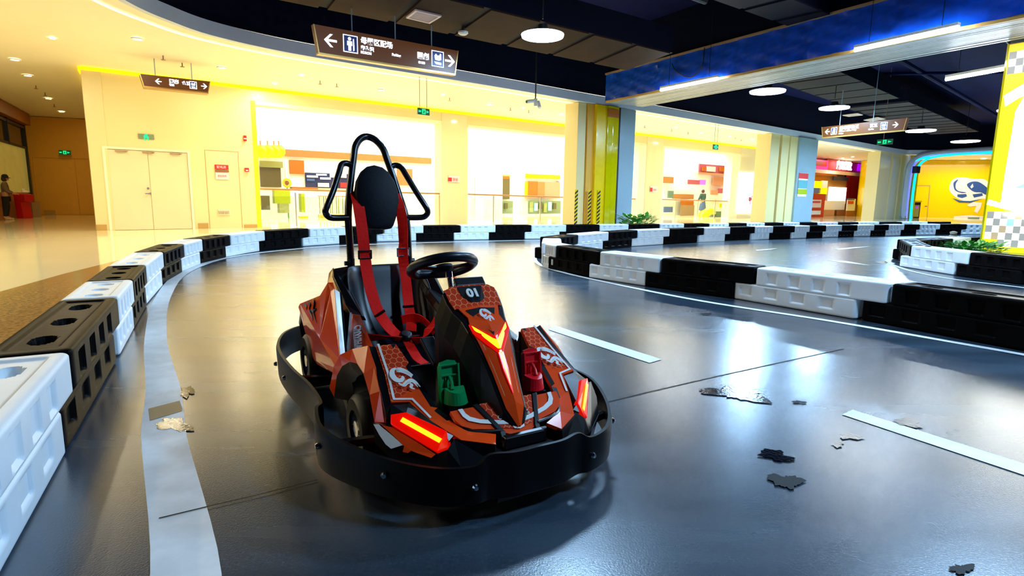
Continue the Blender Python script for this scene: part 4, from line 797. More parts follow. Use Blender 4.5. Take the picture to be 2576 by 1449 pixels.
leaves(at(2405,640,.06)+Vector((0,.1,.1)), 180, .28, .14, 'low trailing green plant inside the right barrier island', .06)
leaves(at(2338,628,.1)+Vector((0,.1,0)), 60, .10, .16, 'small grassy tuft near the rounded tip of the right island', .05)
leaves(at(1612,573,.1)+Vector((0,.6,.05)), 240, .36, .30, 'green bush behind the far barriers, right of the blue-grey column panel', .14)
bg = at(2452,640,.0)+Vector((-.1,.5,0)); t = thing('cloth_sack', bg, 'pale tied cloth sack standing inside the right barrier island', 'sack')
MB().lathe(bg, [(0,0),(.17,.01),(.19,.12),(.13,.28),(.05,.36),(.07,.42),(.02,.44)], 14).build('body', M_['canvas'], t, smooth=True); MB().lathe(bg+Vector((0,0,.35)), [(.055,0),(.06,.02),(.05,.03)],12).build('tie', M_['dark'], t)
# ================================================================== BARRIERS
BH, BW = .352, .30
def rbox(mb_, x0, x1, z0, z1, y0, y1, r, pockets, holes, nx=56, nz=12, ny=10):
    """rounded box grid with side pockets [(xa,xb,za,zb,depth)] on both long faces and round holes in the top"""
    def P(x,y,z):
        ix = min(max(x,x0+r),x1-r); iy = min(max(y,y0+r),y1-r); iz = min(max(z,z0+r*.5),z1-r*.5)
        d = Vector((x-ix,y-iy,z-iz)); c_ = Vector((ix,iy,iz))
        rr = Vector((r,r,r*.5))
        if d.length > 1e-6:
            q = Vector((d.x/rr.x, d.y/rr.y, d.z/rr.z)); m = max(abs(q.x),abs(q.y),abs(q.z)); q = q.normalized()*m
            d = Vector((q.x*rr.x,q.y*rr.y,q.z*rr.z))
        return c_+d
    def face(f, na, nb):
        vs_ = [f(i/na,j/nb) for i in range(na+1) for j in range(nb+1)]
        mb_.add(vs_, [(i*(nb+1)+j,(i+1)*(nb+1)+j,(i+1)*(nb+1)+j+1,i*(nb+1)+j+1) for i in range(na) for j in range(nb)])
    X = lambda a: x0+(x1-x0)*a; Y = lambda a: y0+(y1-y0)*a; Z = lambda a: z0+(z1-z0)*a
    def side(sgn):
        def f(a,b):
            p = P(X(a), y0 if sgn<0 else y1, Z(b)); dep = 0
            for xa,xb,za,zb,dd in pockets:
                e = min(p.x-xa, xb-p.x, p.z-za, zb-p.z)
                if e > -.004: dep = max(dep, dd*min(1,(e+.004)/.012))
            p.y += dep*(-sgn); return p
        return f
    face(side(-1), nx*2, nz*2); face(side(1), nx, nz)
    def top(a,b):
        p = P(X(a), Y(b), z1); dep = 0
        if holes is not None:
            e = min(p.x-x0-.06, x1-.06-p.x, p.y-y0-.05, y1-.05-p.y)
            if e > 0: dep = .010*min(1,e/.012)
            for hx in holes:
                q = math.hypot((p.x-hx)/.060, (p.y-(y0+y1)/2)/.045)
                if q < 1.12: dep = max(dep, .05*min(1,(1.12-q)/.15))
        p.z -= dep; return p
    face(top, nx*3 if holes is not None else nx, ny*3 if holes is not None else ny)
    face(lambda a,b: P(X(a),Y(b),z0), nx//2, ny//2)
    face(lambda a,b: P(x0,Y(a),Z(b)), ny, nz); face(lambda a,b: P(x1,Y(a),Z(b)), ny, nz)
OV = .19
def barrier_mesh(m, pk=1.0):
    b = MB(); L_ = 1.0; ov = OV
    rbox(b, 0, L_-.008, 0, .182, 0, BW, .035, [(.06+.22*k+.0,.06+.22*k+.11,  .06,.150,.011*pk) for k in range(4)], None)
    rbox(b, ov, L_+ov-.008, .172, BH, 0, BW, .035, [(ov+.10+.185*k,ov+.10+.185*k+.09,.200,.310,.013*pk) for k in range(4)], [ov+.2,ov+.5,ov+.8])
    o = b.build('track_barrier', m, None, smooth=True, local=True); me = o.data; bpy.data.objects.remove(o)
    for p in me.polygons: p.use_smooth = True
    return me
MEW, MEB = barrier_mesh(M_['bwhite']), barrier_mesh(M_['bblack'], 1.7)
def place_barrier(p, q, white, label, group):
    """p,q: plan points of the front top edge; upper half starts at p, ends at q"""
    p = Vector((p[0],p[1],0)); q = Vector((q[0],q[1],0)); L_ = (q-p).length; u = (q-p).normalized()
    o = bpy.data.objects.new('track_barrier', MEW if white else MEB); C.objects.link(o)
    s_ = L_/1.0; o.scale = (s_,1,1); o.location = p-u*(OV*s_); o.rotation_euler = (0,0,math.atan2(u.y,u.x))
    OFF[o.name] = Vector(o.location); return tag(o, label, 'track barrier', group)
ORD = ['first','second','third','fourth','fifth','sixth','seventh','eighth','ninth','tenth','eleventh','twelfth','thirteenth','fourteenth','fifteenth','sixteenth','seventeenth','eighteenth','nineteenth','twentieth','twenty-first','twenty-second','twenty-third','twenty-fourth','twenty-fifth','twenty-sixth','twenty-seventh','twenty-eighth','twenty-ninth','thirtieth','thirty-first','thirty-second','thirty-third','thirty-fourth']
rowA = [(-1.26,1.22),(-1.83,2.29),(-2.49,3.54),(-2.88,4.27),(-3.36,5.18),(-3.92,6.36),(-4.29,7.42),(-4.50,8.25),(-4.56,9.2),(-4.47,10.3),(-4.02,11.27),(-3.5,12.0),(-2.85,12.62),(-2.03,13.05),(-1.22,13.38),(-.4,13.75),(.47,14.05),(1.36,14.36),(2.26,14.78),(3.1,15.22),(4.06,15.74),(4.85,16.14),(5.70,16.55),(6.4,16.9),(7.07,17.25),(7.77,17.61),(8.54,18.01),(9.22,18.36),(9.98,18.72),(10.9,19.15),(11.85,19.6),(12.85,20.05),(13.95,20.5),(15.2,20.95),(16.4,21.4)]
whA = lambda i: i%2==0
for i in range(len(rowA)-1):
    wht = whA(i); place_barrier(rowA[i], rowA[i+1], wht, '%s plastic barrier, %s from the camera in the outer row curving along the mall floor' % ('white' if wht else 'black', ORD[i]), 'outer row of track barriers')
# row B near: from the rounded tip toward the right edge
tip = [(.50,7.75),(.62,7.35)]
rowB = [(.47,8.30),(.60,7.98),(1.09,7.12),(1.68,6.42),(2.42,5.62),(3.11,4.62),(3.66,3.60),(4.2,2.6)]
colB = [1,0,1,0,1,0,1]
for i in range(7):
    place_barrier(rowB[i], rowB[i+1], colB[i], '%s plastic barrier, %s from the rounded tip on the near side of the inner row' % ('white' if colB[i] else 'black', ORD[i]), 'near side of the inner barrier row')
rowT = [(1.30,10.45),(.95,9.95),(.72,9.5),(.56,9.05),(.47,8.62)]
# row B far (front faces the far track side): left to right as seen
rowF = [(.72,9.62),(1.22,10.5),(1.95,11.5),(2.72,12.36),(3.62,13.1),(4.66,13.85),(5.5,14.4),(6.34,14.92),(6.95,15.22),(7.73,15.62),(8.3,15.95),(8.95,16.3),(9.6,16.65),(10.25,16.98),(10.95,17.3),(11.6,17.62),(12.3,17.95),(13.0,18.25),(13.95,18.65),(15.1,19.0),(16.4,19.35)]
for i in range(len(rowF)-1):
    wht = i%2==1; place_barrier(rowF[i], rowF[i+1], wht, '%s plastic barrier, %s from the rounded tip on the far side of the inner row' % ('white' if wht else 'black', ORD[i]), 'far side of the inner barrier row')
place_barrier((.50,9.45),(.43,8.45), True, 'white plastic barrier turned end-on at the rounded tip of the inner row', 'near side of the inner barrier row')
rowC = [(5.55,7.98),(5.22,7.50),(5.62,6.98),(5.80,6.25),(6.1,5.3)]
pc_ = [tuple(at(x,y))[:2] for x,y in ((2257,651),(2284,674),(2430,698),(2604,722),(2760,742))]
for i, (p, q, wh) in enumerate(((pc_[0],pc_[1],False),(pc_[1],pc_[2],True),(pc_[2],pc_[3],False),(pc_[3],pc_[4],True))):
    place_barrier(p, q, wh, '%s plastic barrier, %s around the near edge of the right-hand island' % ('white' if wh else 'black', ORD[i]), 'barriers of the right-hand island')
rowC2 = [(6.30,9.35),(7.2,10.18),(7.76,10.55),(8.45,10.92),(9.1,11.3),(9.9,11.7)]
for i in range(5):
    wh = [1,0,0,1,0][i]; i == 0 or place_barrier(rowC2[i], rowC2[i+1], wh, '%s plastic barrier, %s along the back edge of the right-hand island' % ('white' if wh else 'black', ORD[i]), 'barriers of the right-hand island')
# ================================================================== PUDDLES AND STAINS
def blob(px, py, rx, ry, m, name, label, cat, seed, n=84, rough=.35):
    rnd = random.Random(seed); P = []; ph = [rnd.random()*6.28 for _ in range(9)]; tilt = .25
    for k in range(n):
        a_ = 2*PI*k/n; r_ = .85+.22*math.sin(2*a_+ph[0])+.16*math.sin(3*a_+ph[1])+.12*math.sin(5*a_+ph[2])+.07*math.sin(9*a_+ph[3])+.05*math.sin(17*a_+ph[4])+.05*(rnd.random()-.5)
        x_, y_ = rx*r_*math.cos(a_), ry*r_*math.sin(a_); P.append(at(px+x_, py+y_+x_*tilt*.35, .0045))
    return tag(MB().add(P, [list(range(n))]).build(name, M_[m]), label, cat, 'wet and dark patches on the track')
blob(1855,990,78,20,'water','puddle','largest puddle on the blue track, mirroring a lamp, right of the kart','puddle',1)
blob(1950,1145,48,14,'water','puddle','dark two-lobed puddle between the kart and the right lane dash','puddle',2)
blob(1978,1210,40,22,'oil','dark_stain','matte speckled oval stain below the two-lobed puddle','stain',3)
blob(2140,1098,28,9,'water','puddle','small puddle just left of the right lane dash','puddle',4)
blob(2108,1117,17,8,'water','puddle','tiny puddle under the small puddle by the right lane dash','puddle',5)
blob(2285,1062,44,11,'water','puddle','puddle touching the upper edge of the right lane dash, mirroring a warm lamp','puddle',6)
blob(2010,1011,18,4,'oil','dark_stain','thin oval stain right of the largest puddle','stain',7)
blob(440,1068,40,22,'water','puddle','bright wet patch on the white edge line beside the left barriers','puddle',8)
blob(470,985,18,16,'water','puddle','small wet patch above the bright one by the white edge line','puddle',9)
blob(2420,1430,32,14,'oil','dark_stain','dark smear at the bottom right edge of the track','stain',11)
blob(1775,790,13,4,'oil','dark_stain','small dark spot in front of the inner row of barriers','stain',12)
# ================================================================== PEOPLE
def skin(name, joints, edges, m, parent, root=0, sub=2):
    me = bpy.data.meshes.new(name); off = OFF.get(parent.name, Vector()) if parent is not None else Vector()
    me.from_pydata([Vector(j[0])-off for j in joints], edges, []); me.materials.append(m)
    o = bpy.data.objects.new(name, me); C.objects.link(o); o.parent = parent; OFF[o.name] = off
    o.modifiers.new('skin','SKIN'); s_ = o.modifiers.new('sub','SUBSURF'); s_.levels = s_.render_levels = sub
    for i, v in enumerate(me.skin_vertices[0].data):
        r_ = joints[i][1]; v.radius = r_ if isinstance(r_,tuple) else (r_,r_); v.use_root = (i==root)
    for p in me.polygons: p.use_smooth = True
    return o
def person(base, rz, label, h=1.68, top='coat', leg='trouser', hat=True, lean=.0, skirt=None):
    R = Matrix.Rotation(rz,3,'Z'); s_ = h/1.7
    def P(x,y,z): return Vector(base)+R@Vector((x,y,z))*s_
    t = thing('person', Vector(base), label, 'person')
    J = [(P(0,0,.95),(.13,.10)),(P(0,.0,1.15),(.12,.09)),(P(0,.02,1.38),(.15,.10)),(P(0,.03,1.46),(.055,.055)),(P(0,.05,1.53),(.05,.05)),(P(0,.07,1.60),(.085,.095)),(P(0,.07,1.68),(.07,.08)),
         (P(-.17,.02,1.40),.055),(P(-.22,.08,1.14),.045),(P(-.16,.28,1.02),.035),(P(-.13,.36,1.02),(.035,.02)),
         (P(.17,.02,1.40),.055),(P(.22,.06,1.14),.045),(P(.16,.27,1.04),.035),(P(.13,.35,1.05),(.035,.02)),
         (P(-.09,0,.88),.09),(P(-.10,.03,.50),.065),(P(-.10,-.02,.10),.042),(P(-.10,.12,.04),(.045,.03)),
         (P(.09,0,.88),.09),(P(.11,-.03,.50),.065),(P(.12,-.10,.10),.042),(P(.12,.04,.04),(.045,.03))]
    E_ = [(0,1),(1,2),(2,3),(3,4),(4,5),(5,6),(2,7),(7,8),(8,9),(9,10),(2,11),(11,12),(12,13),(13,14),(0,15),(15,16),(16,17),(17,18),(0,19),(19,20),(20,21),(21,22)]
    body = skin('body', J, E_, M_['skin'], t)
    CJ = [(P(0,0,.88),(.165,.135)),(P(0,0,1.12),(.15,.12)),(P(0,.02,1.37),(.175,.125)),(P(0,.03,1.45),(.08,.075)),(P(-.18,.02,1.40),.075),(P(-.235,.08,1.13),.065),(P(-.17,.27,1.03),.05),(P(.18,.02,1.40),.075),(P(.235,.06,1.13),.065),(P(.17,.25,1.05),.05)]
    skin('jacket', CJ, [(0,1),(1,2),(2,3),(2,4),(4,5),(5,6),(2,7),(7,8),(8,9)], M_[top], t)
    if skirt:
        MB().lathe(P(0,0,.42), [(.22*s_,0),(.20*s_,.2),(.15*s_,.5),(.14*s_,.52)], 20).build('skirt', M_[skirt], t, smooth=True)
    else:
        TJ = [(P(0,0,.93),(.145,.12)),(P(-.09,0,.84),.11),(P(-.10,.03,.50),.085),(P(-.10,-.02,.12),.06),(P(.09,0,.84),.11),(P(.11,-.03,.50),.085),(P(.12,-.10,.12),.06)]
        skin('trousers', TJ, [(0,1),(1,2),(2,3),(0,4),(4,5),(5,6)], M_[leg], t)
    for sx, yy in ((-.10,.05),(.12,-.03)):
        MB().ball(P(sx,yy,.045), .06*s_, 12, sc=(1,1,.75)).ball(P(sx,yy+.09,.04), .055*s_, 12, sc=(1,1.2,.7)).build('shoe', M_['shoe'], t, smooth=True)
    hd = P(0,.07,1.645)
    if hat:
        b = MB(); b.lathe(P(0,.065,1.64), [(.105*s_,0),(.11*s_,.03),(.10*s_,.08),(.06*s_,.12),(0,.13)], 20); b.lathe(P(0,.10,1.645), [(.0,0),(.135*s_,-.01),(.135*s_,.004),(0,.012)], 20); b.build('hat', M_['hat'], t, smooth=True)
    MB().ball(P(0,.035,1.60), .105*s_, 14, sc=(.95,.95,1.15)).build('hair', M_['hairb'], t, smooth=True)
    f = MB(); 
    for sx in(-1,1): f.ball(P(sx*.035,.158,1.615), .012*s_, 8)
    f.build('eyes', M_['dark'], t); MB().ball(P(0,.168,1.585), .016*s_, 8, sc=(.8,1,1.3)).ball(P(0,.15,1.55),.018*s_,8,sc=(1.4,.6,.5)).build('nose_and_mouth', M_['skin'], t, smooth=True)
    for sgn, base_j in ((-1,P(-.13,.36,1.02)),(1,P(.13,.35,1.05))):
        for k in range(4): 
            o_ = Vector(((k-1.5)*.017,0,0)); q0 = base_j+R@o_; ln = (.055,.065,.06,.048)[k]
            skin('finger', [(q0,.011),(q0+R@Vector((0,ln*.6,-.012)),.009),(q0+R@Vector((0,ln*.95,-.035)),.008)], [(0,1),(1,2)], M_['skin'], t, sub=1)
        q0 = base_j+R@Vector((-sgn*.03,-.035,0)); skin('thumb', [(q0,.012),(q0+R@Vector((-sgn*.022,.03,-.01)),.010),(q0+R@Vector((-sgn*.02,.055,-.02)),.008)], [(0,1),(1,2)], M_['skin'], t, sub=1)
    return t
pb = at(20,553); person((pb.x,pb.y,0), -.9, 'person in black hat, brown coat and black trousers at the red counter', 1.50)
bp = MB(); q = Vector((pb.x,pb.y,0))+Matrix.Rotation(-.9,3,'Z')@Vector((0,-.19,1.0)); bp.ball(q, .17, 14, sc=(.85,.6,1.25)).build('backpack', M_['dgreen'], None, smooth=True)
tag(bpy.data.objects['backpack'], 'dark bulky backpack on the back of the person in the black hat', 'backpack')
p2 = onwall(1765,556,2.4); person((p2.x,p2.y,0), .5, 'dark haired person in dark green top and denim skirt behind the third railing', 1.66, top='dgreen', hat=False, skirt='denim')
# ================================================================== THE KART  (local: x = driver's right, y = forward, z = up)
KR = math.radians(180+30.6)
K = thing('go_kart', (-.43,2.6,0), 'orange and black go-kart numbered 01 with red harness and glowing headlights on the track', 'go-kart', rz=KR)
OFF[K.name] = Vector()
def kb(mb_, name, m, smooth=False, bevel=0, parent=None, **kw): 
    return mb_.build(name, M_[m] if m else None, parent or K, smooth=smooth, bevel=bevel, local=True, **kw)
def mir(pts, s): return [Vector((p[0]*s,p[1],p[2])) for p in pts]
# floor pan and chassis
pan = [(.20,-.80),(.24,-.3),(.30,0),(.30,.35),(.27,.6),(.25,.85),(.12,.95)]
kb(MB().prism([Vector((x,y,.06)) for x,y in pan]+[Vector((-x,y,.06)) for x,y in pan[::-1]], (0,0,.03)), 'floor_pan', 'kmatte')
# bumper: one band around
half = [(0,1.035,.222),(.09,1.034,.222),(.170,1.012,.222),(.222,1.015,.198),(.328,.972,.198),(.432,.862,.202),(.522,.712,.212),(.575,.56,.226),(.560,.405,.238),(.532,.345,.240),(.53,.12,.242),(.552,-.12,.243),(.558,-.42,.244),(.525,-.68,.244),(.44,-.90,.244),(.28,-1.02,.244),(0,-1.06,.244)]
loop = [Vector(p) for p in half]+[Vector((-x,y,z)) for x,y,z in half[-2:0:-1]]
lp = catmull(loop, 5, True); bb_ = MB(); secs = []
for i, p in enumerate(lp):
    t_ = (lp[(i+1)%len(lp)]-lp[i-1]); t_.z = 0; t_.normalize(); n_ = Vector((t_.y,-t_.x,0)); n_ = n_ if n_.dot(p) > 0 else -n_
    zt_ = p.z; zb = .10 if p.y < .33 else .075; q_ = Vector((p.x,p.y,0))
    secs.append([q_+n_*a_+Vector((0,0,z_)) for a_,z_ in ((.004,zb),(.009,zt_-.02),(.004,zt_),(-.008,zt_),(-.012,zt_-.02),(-.012,zb))])
secs.append(secs[0]); bb_.loft(secs, caps=False)
bump = kb(bb_, 'bumper', 'kmatte', smooth=True)
for s_ in (-1,1):
    for (x,y,z) in ((.224,1.020,.134),(.452,.852,.154),(.583,.56,.16),(.57,-.2,.18),(.57,-.45,.18)):
        ax = Vector((x*s_*.8,y,0)).normalized() if y > 0.7 else Vector((s_,0,0)); kb(MB().lathe((x*s_,y,z), [(0,0),(.011,0),(.011,.006),(.007,.014),(0,.015)], 10, ax), 'bolt', 'chrome', parent=bump)
    for a_, b_ in (((.30*s_,.62,.16),(.545*s_,.62,.18)),((.30*s_,.78,.12),(.47*s_,.78,.15)),((.25*s_,-.3,.10),(.54*s_,-.3,.14))): kb(MB().tube([a_,b_], .018, 8), 'bumper_bracket', 'kblack')
kb(MB().box((0,.985,.062),(.26,.02,.04)), 'lower_skid', 'kblack')
# front black fairing under the panels
def secF(y, w_, zt, zb): return [Vector((x*w_,y,z_)) for x,z_ in ((-1,zb),(-1,zt*.55+zb*.45),(-.82,zt),(-.45,zt+.006),(.45,zt+.006),(.82,zt),(1,zt*.55+zb*.45),(1,zb))]
kb(MB().loft([secF(.87,.34,.20,.09), secF(.92,.29,.19,.09), secF(.955,.23,.18,.09), secF(.985,.17,.15,.09)]), 'front_fairing', 'kblack', smooth=True, bevel=.006)
kb(MB().prism([(.075,.925,.232),(-.075,.925,.232),(-.085,.935,.195),(.085,.935,.195)],(0,.02,-.004)), 'front_bar', 'kblack', bevel=.004)
def logo(parent, org, ux, uy, nn_, ws_):
    """hooked G with flame strokes, like the white emblem on the bodywork"""
    lo = MB()
    def rib(pts, wd):
        P = catmull([org+ux*p[0]+uy*p[1]+nn_*.004 for p in pts], 4); secs = []
        for i, p in enumerate(P):
            t_ = (P[min(i+1,len(P)-1)]-P[max(i-1,0)]).normalized(); q = t_.cross(nn_).normalized()*(wd*ws_*math.sin(PI*(.12+.8*i/(len(P)-1)))); secs.append([p-q,p+q])
        lo.loft(secs, closed=False)
    for k in range(3): rib([(1.05-.12*k,.0-.10*k),(.62,.55-.18*k),(.1,.95-.2*k),(-.45,1.0-.16*k)], .0048)
    rib([(-.35,1.05),(-.8,.85),(-1.0,.35),(-.85,-.15),(-.45,-.35),(-.1,-.15),(-.05,.1)], .0105)
    rib([(-.75,-.6),(-.35,-.85),(.15,-.6),(.65,-.45),(1.0,-.75),(1.25,-1.35)], .0065); rib([(-.7,-.75),(-.3,-1.0),(.1,-.8),(.6,-.65),(.85,-.9),(1.0,-1.35)], .004)
    rib([(.3,-.75),(.5,-1.0),(.3,-1.25),(.6,-1.5)], .0055)
    kb(lo, 'logo_decal', 'kwhite')
# fenders, left and right
I_ = [(.274,.462,.456),(.258,.553,.406),(.246,.647,.354),(.233,.755,.297),(.208,.821,.274),(.182,.885,.252),(.099,.923,.239)]
O_ = [(.350,.459,.457),(.358,.586,.388),(.375,.701,.324),(.316,.712,.319),(.283,.799,.281),(.221,.918,.243),(.128,.973,.230)]
R_ = [(.375,.455,.458),(.383,.575,.382),(.398,.71,.305)]
for s_ in (1,-1):
    th = (0,-.006,-.014)
    kb(MB().strip(mir(I_[:3],s_), mir(O_[:3],s_), th), 'fender_hex_panel', 'hex')
    kb(MB().strip(mir(I_[2:],s_), mir(O_[2:],s_), th), 'fender_panel', 'orange', smooth=False)
    ws = [(O_[i][0]-.010, O_[i][1], O_[i][2]+.004) for i in (0,1)]+[(O_[2][0]-.012,O_[2][1]-.008,O_[2][2]+.006),(O_[3][0]-.012,O_[3][1]-.004,O_[3][2]+.006),(O_[4][0]-.008,O_[4][1]-.004,O_[4][2]+.004)]
    st_ = MB()
    for a_, b_ in zip(ws, ws[1:]):
        a_ = Vector(a_); b_ = Vector(b_); d = (b_-a_).normalized(); n_ = Vector((0,.45,.89)).cross(d).normalized()*.004; st_.prism(mir([a_-n_-d*.002,b_-n_+d*.002,b_+n_+d*.002,a_+n_-d*.002],s_), (0,.0006,.0012))
    kb(st_, 'pinstripe', 'kwhite')
    kb(MB().strip(mir([(.350,.459,.452),(.358,.586,.383),(.375,.701,.319),(.405,.745,.296)],s_), mir([(.376,.452,.459),(.384,.575,.384),(.399,.705,.308),(.41,.75,.29)],s_), (0,-.004,-.03)), 'black_channel', 'kblack')
    # wheel arch: orange outer skin, smoky liner, dark well
    ridge = [(.437,.30,.402),(.405,.38,.432),(.376,.452,.462),(.384,.575,.386),(.399,.71,.304),(.404,.712,.262)]
    outr = [(.462,.27,.255),(.445,.26,.36),(.437,.30,.402)]
    innr = [(.452,.22,.200),(.446,.255,.30),(.438,.31,.352),(.427,.385,.388),(.420,.455,.398),(.418,.53,.380),(.419,.60,.325),(.420,.655,.245)]
    topl = [(.464,.195,.235),(.452,.235,.335),(.440,.29,.394),(.412,.37,.432),(.376,.452,.460),(.382,.545,.405),(.391,.635,.345),(.404,.712,.262)]
    kb(MB().strip(mir(topl,s_), mir(innr,s_), (-.010*s_,0,-.006)), 'wheel_arch', 'orange', bevel=.002)
    wc = Vector((0,.43,.15)); ld = [Vector((.392, wc.y+(p[1]-wc.y)*.80, wc.z+(p[2]-wc.z)*.80)) for p in innr]
    kb(MB().strip(mir(innr,s_), [Vector((p.x*s_,p.y,p.z)) for p in ld], (-.004*s_,0,-.004)), 'arch_liner', 'flare', smooth=True)
    le = [Vector((.27, p.y, p.z)) for p in ld]
    kb(MB().strip([Vector((p.x*s_,p.y,p.z)) for p in ld], [Vector((p.x*s_,p.y,p.z)) for p in le], (0,0,.004)), 'wheel_well', 'kblack')
    # inner wall of the fender and black inner cheek
    kb(MB().strip(mir(I_,s_), mir([(p[0]-.0,p[1],.10) for p in I_],s_), (.02*s_,0,0)), 'inner_wall', 'kblack')
    kb(MB().prism(mir([(.274,.452,.440),(.37,.44,.425),(.425,.30,.36),(.44,.20,.25),(.28,.30,.12),(.274,.44,.12)],s_), (0,-.01,0)), 'fender_rear_wall', 'kblack')
    kb(MB().tube(mir([(.214,.815,.270),(.186,.87,.252),(.150,.893,.244),(.100,.903,.240),(.075,.905,.238)],s_), .008, 8, smooth=3), 'tray_rim', 'kblack', smooth=True)
    # cheek below the headlight: red graphic and white oval
    ch = [(.446,.725,.274),(.401,.765,.268),(.345,.832,.236),(.293,.893,.203),(.262,.915,.219),(.13,.968,.226),(.13,.985,.09),(.30,.93,.085),(.42,.80,.085),(.452,.73,.10)]
    kb(MB().prism(mir([ch[0],ch[1],ch[2],ch[3],(.303,.917,.169),(.411,.824,.175),(.450,.760,.22)],s_), (-.02*s_,-.02,-.01)).prism(mir([(.303,.917,.171),(.411,.824,.177),(.450,.760,.22),(.452,.74,.09),(.41,.80,.085),(.30,.90,.085)],s_), (-.02*s_,-.02,0)), 'front_cheek', 'kblack')
    kb(MB().strip(mir([(.293,.893,.203),(.268,.917,.221),(.24,.905,.245),(.13,.970,.229)],s_), mir([(.303,.917,.169),(.275,.94,.172),(.24,.955,.172),(.13,.985,.170)],s_), (-.012*s_,-.012,-.004)), 'cheek_front', 'kblack')
    kb(MB().strip(mir([(.376,.700,.318),(.318,.713,.315),(.284,.799,.277),(.236,.890,.250)],s_), mir([(.400,.760,.300),(.352,.778,.306),(.262,.880,.266),(.256,.900,.240)],s_), (0,-.006,-.012)), 'light_bezel', 'kblack')
    # headlight
    HL = [(.398,.762,.306),(.352,.780,.312),(.258,.885,.268),(.266,.918,.227),(.295,.897,.209),(.401,.768,.276)]
    nh_ = Vector((.30,.45,.60)).normalized(); hl_ = kb(MB().prism(mir([Vector(p)+nh_*.002 for p in HL],s_), Vector((-.025*s_,-.03,-.03))), 'headlight', 'lred', bevel=.003)
    am = [Vector(p)+nh_*.005 for p in ((.367,.789,.298),(.376,.79,.287),(.284,.889,.233),(.275,.889,.244))]
    kb(MB().prism(mir(am,s_), (0,.002,.002)), 'light_strip', 'lamber', parent=hl_)
    # decals on the cheek, built proud of it
    cn_ = Vector((.004*s_,.004,.003))
    if s_ == 1:
        kb(MB().prism(mir([(.444,.734,.272),(.432,.743,.273),(.399,.789,.244),(.378,.821,.221),(.41,.804,.209),(.422,.787,.22),(.433,.763,.242)],s_), cn_), 'white_decal', 'kwhite')
        kb(MB().prism(mir([(.424,.752,.272),(.400,.772,.268),(.345,.835,.235),(.297,.893,.202),(.312,.893,.193),(.348,.857,.204),(.359,.845,.208),(.369,.842,.201),(.382,.830,.203),(.375,.825,.219),(.399,.789,.247)],s_), cn_*.7), 'red_decal', 'orange')
        kb(MB().strip(mir([(.411,.826,.182),(.36,.877,.178),(.303,.919,.173)],s_), mir([(.411,.826,.177),(.36,.877,.172),(.303,.919,.168)],s_), cn_), 'red_piping', 'pred')  # red strip drawn in for the reflection along the body's bottom edge
    logo(K, Vector((.305*s_,.622,.376)), Vector((-1,0,0))*.034, Vector((0,-.885,.465))*.044, Vector((0,.465,.885)), 1.0)
    # side pod
    A_=(.403,-.70,.424); Bq=(.36,-.40,.511); Cq=(.334,-.34,.582); Dq=(.316,-.32,.584); Eq=(.318,-.28,.557); Fq=(.416,.20,.346); Gq=(.436,.22,.318); Xq=(.420,-.15,.356)
    low=[(.407,-.73,.402),(.398,-.65,.304),(.398,-.55,.236),(.402,-.40,.194),(.40,-.33,.185),(.44,.22,.295)]
    pod = MB(); 
    V_ = mir([A_,Bq,Cq,Dq,Eq,Fq,Gq,Xq]+low+[(.405,-.60,.34),(.333,-.30,.545)],s_)
    # indices: 0A 1B 2C 3D 4E 5F 6G 7X 8..13 low 14 midcrease
    Fc = [(0,1,7,14),(1,2,7),(2,3,4,15),(2,15,7),(15,4,5,7),(7,5,6),(8,0,14,9),(9,14,7,10),(10,7,11),(7,6,11),(11,6,13),(11,13,12)]
    pod.add(V_, Fc); inn = [Vector((p.x-.10*s_ if abs(p.x) > .39 else p.x-.06*s_,p.y,p.z-.01)) for p in V_]
    pod_o = kb(pod, 'side_pod', 'orange', solid=.006)
    kb(MB().strip(mir([(.319,-.279,.560),(.4165,.20,.350),(.4365,.22,.322)],s_), mir([(.300,-.262,.545),(.40,.215,.338),(.425,.24,.300)],s_), (0,0,-.006)), 'white_stripe', 'kwhite')
    kb(MB().prism(mir([(.300,-.262,.545),(.40,.215,.338),(.40,.215,.12),(.30,-.45,.12)],s_), (-.01*s_,0,0)), 'pod_inner_wall', 'kblack')
    # dragon-like dark print
    dg_ = MB()
    def PX(u_, v_):           # on the rear pod face A-B-X-mid
        a_ = Vector(A_).lerp(Vector(Bq),u_); b_ = Vector((.405,-.60,.34)).lerp(Vector(Xq),u_); p = a_.lerp(b_,v_); return Vector((p.x*s_,p.y,p.z))+Vector((.006*s_,-.004,.004))
    for strokes in ([(.2,.15),(.35,.35),(.3,.6),(.5,.75)],[(.45,.1),(.55,.3),(.48,.5),(.65,.7),(.6,.9)],[(.7,.05),(.75,.3),(.7,.5),(.85,.7)],[(.15,.5),(.25,.7),(.45,.85)],[(.5,.45),(.7,.5),(.9,.35)]):
        P = catmull([PX(*q) for q in strokes], 4); secs = []
        for i, p in enumerate(P):
            w_ = .024*math.sin(PI*(.1+.85*i/(len(P)-1))); secs.append([p+Vector((0,0,w_)), p-Vector((0,w_*.6,w_))])
        dg_.loft(secs, closed=False)
    kb(dg_, 'flame_print', 'tread')
    hd_ = MB(); hd_.ball(Vector((.350*s_,-.275,.478)), .042, 12, sc=(.12,1,.9)); kb(hd_, 'flame_print', 'tread')
    # inner orange panel with lettering
    ip = [(.262,-.22,.446),(.236,-.15,.449),(.256,.10,.366),(.300,.32,.30),(.372,.28,.26),(.354,.05,.320)]
    ipo = kb(MB().prism(mir(ip,s_), (0,0,-.02)), 'inner_panel', 'orange', bevel=.002)
    kb(MB().strip(mir([(.266,-.22,.450),(.356,.05,.325),(.374,.26,.27)],s_), mir([(.260,-.21,.452),(.348,.055,.329),(.366,.26,.275)],s_), (0,0,-.004)), 'pinstripe', 'kwhite')
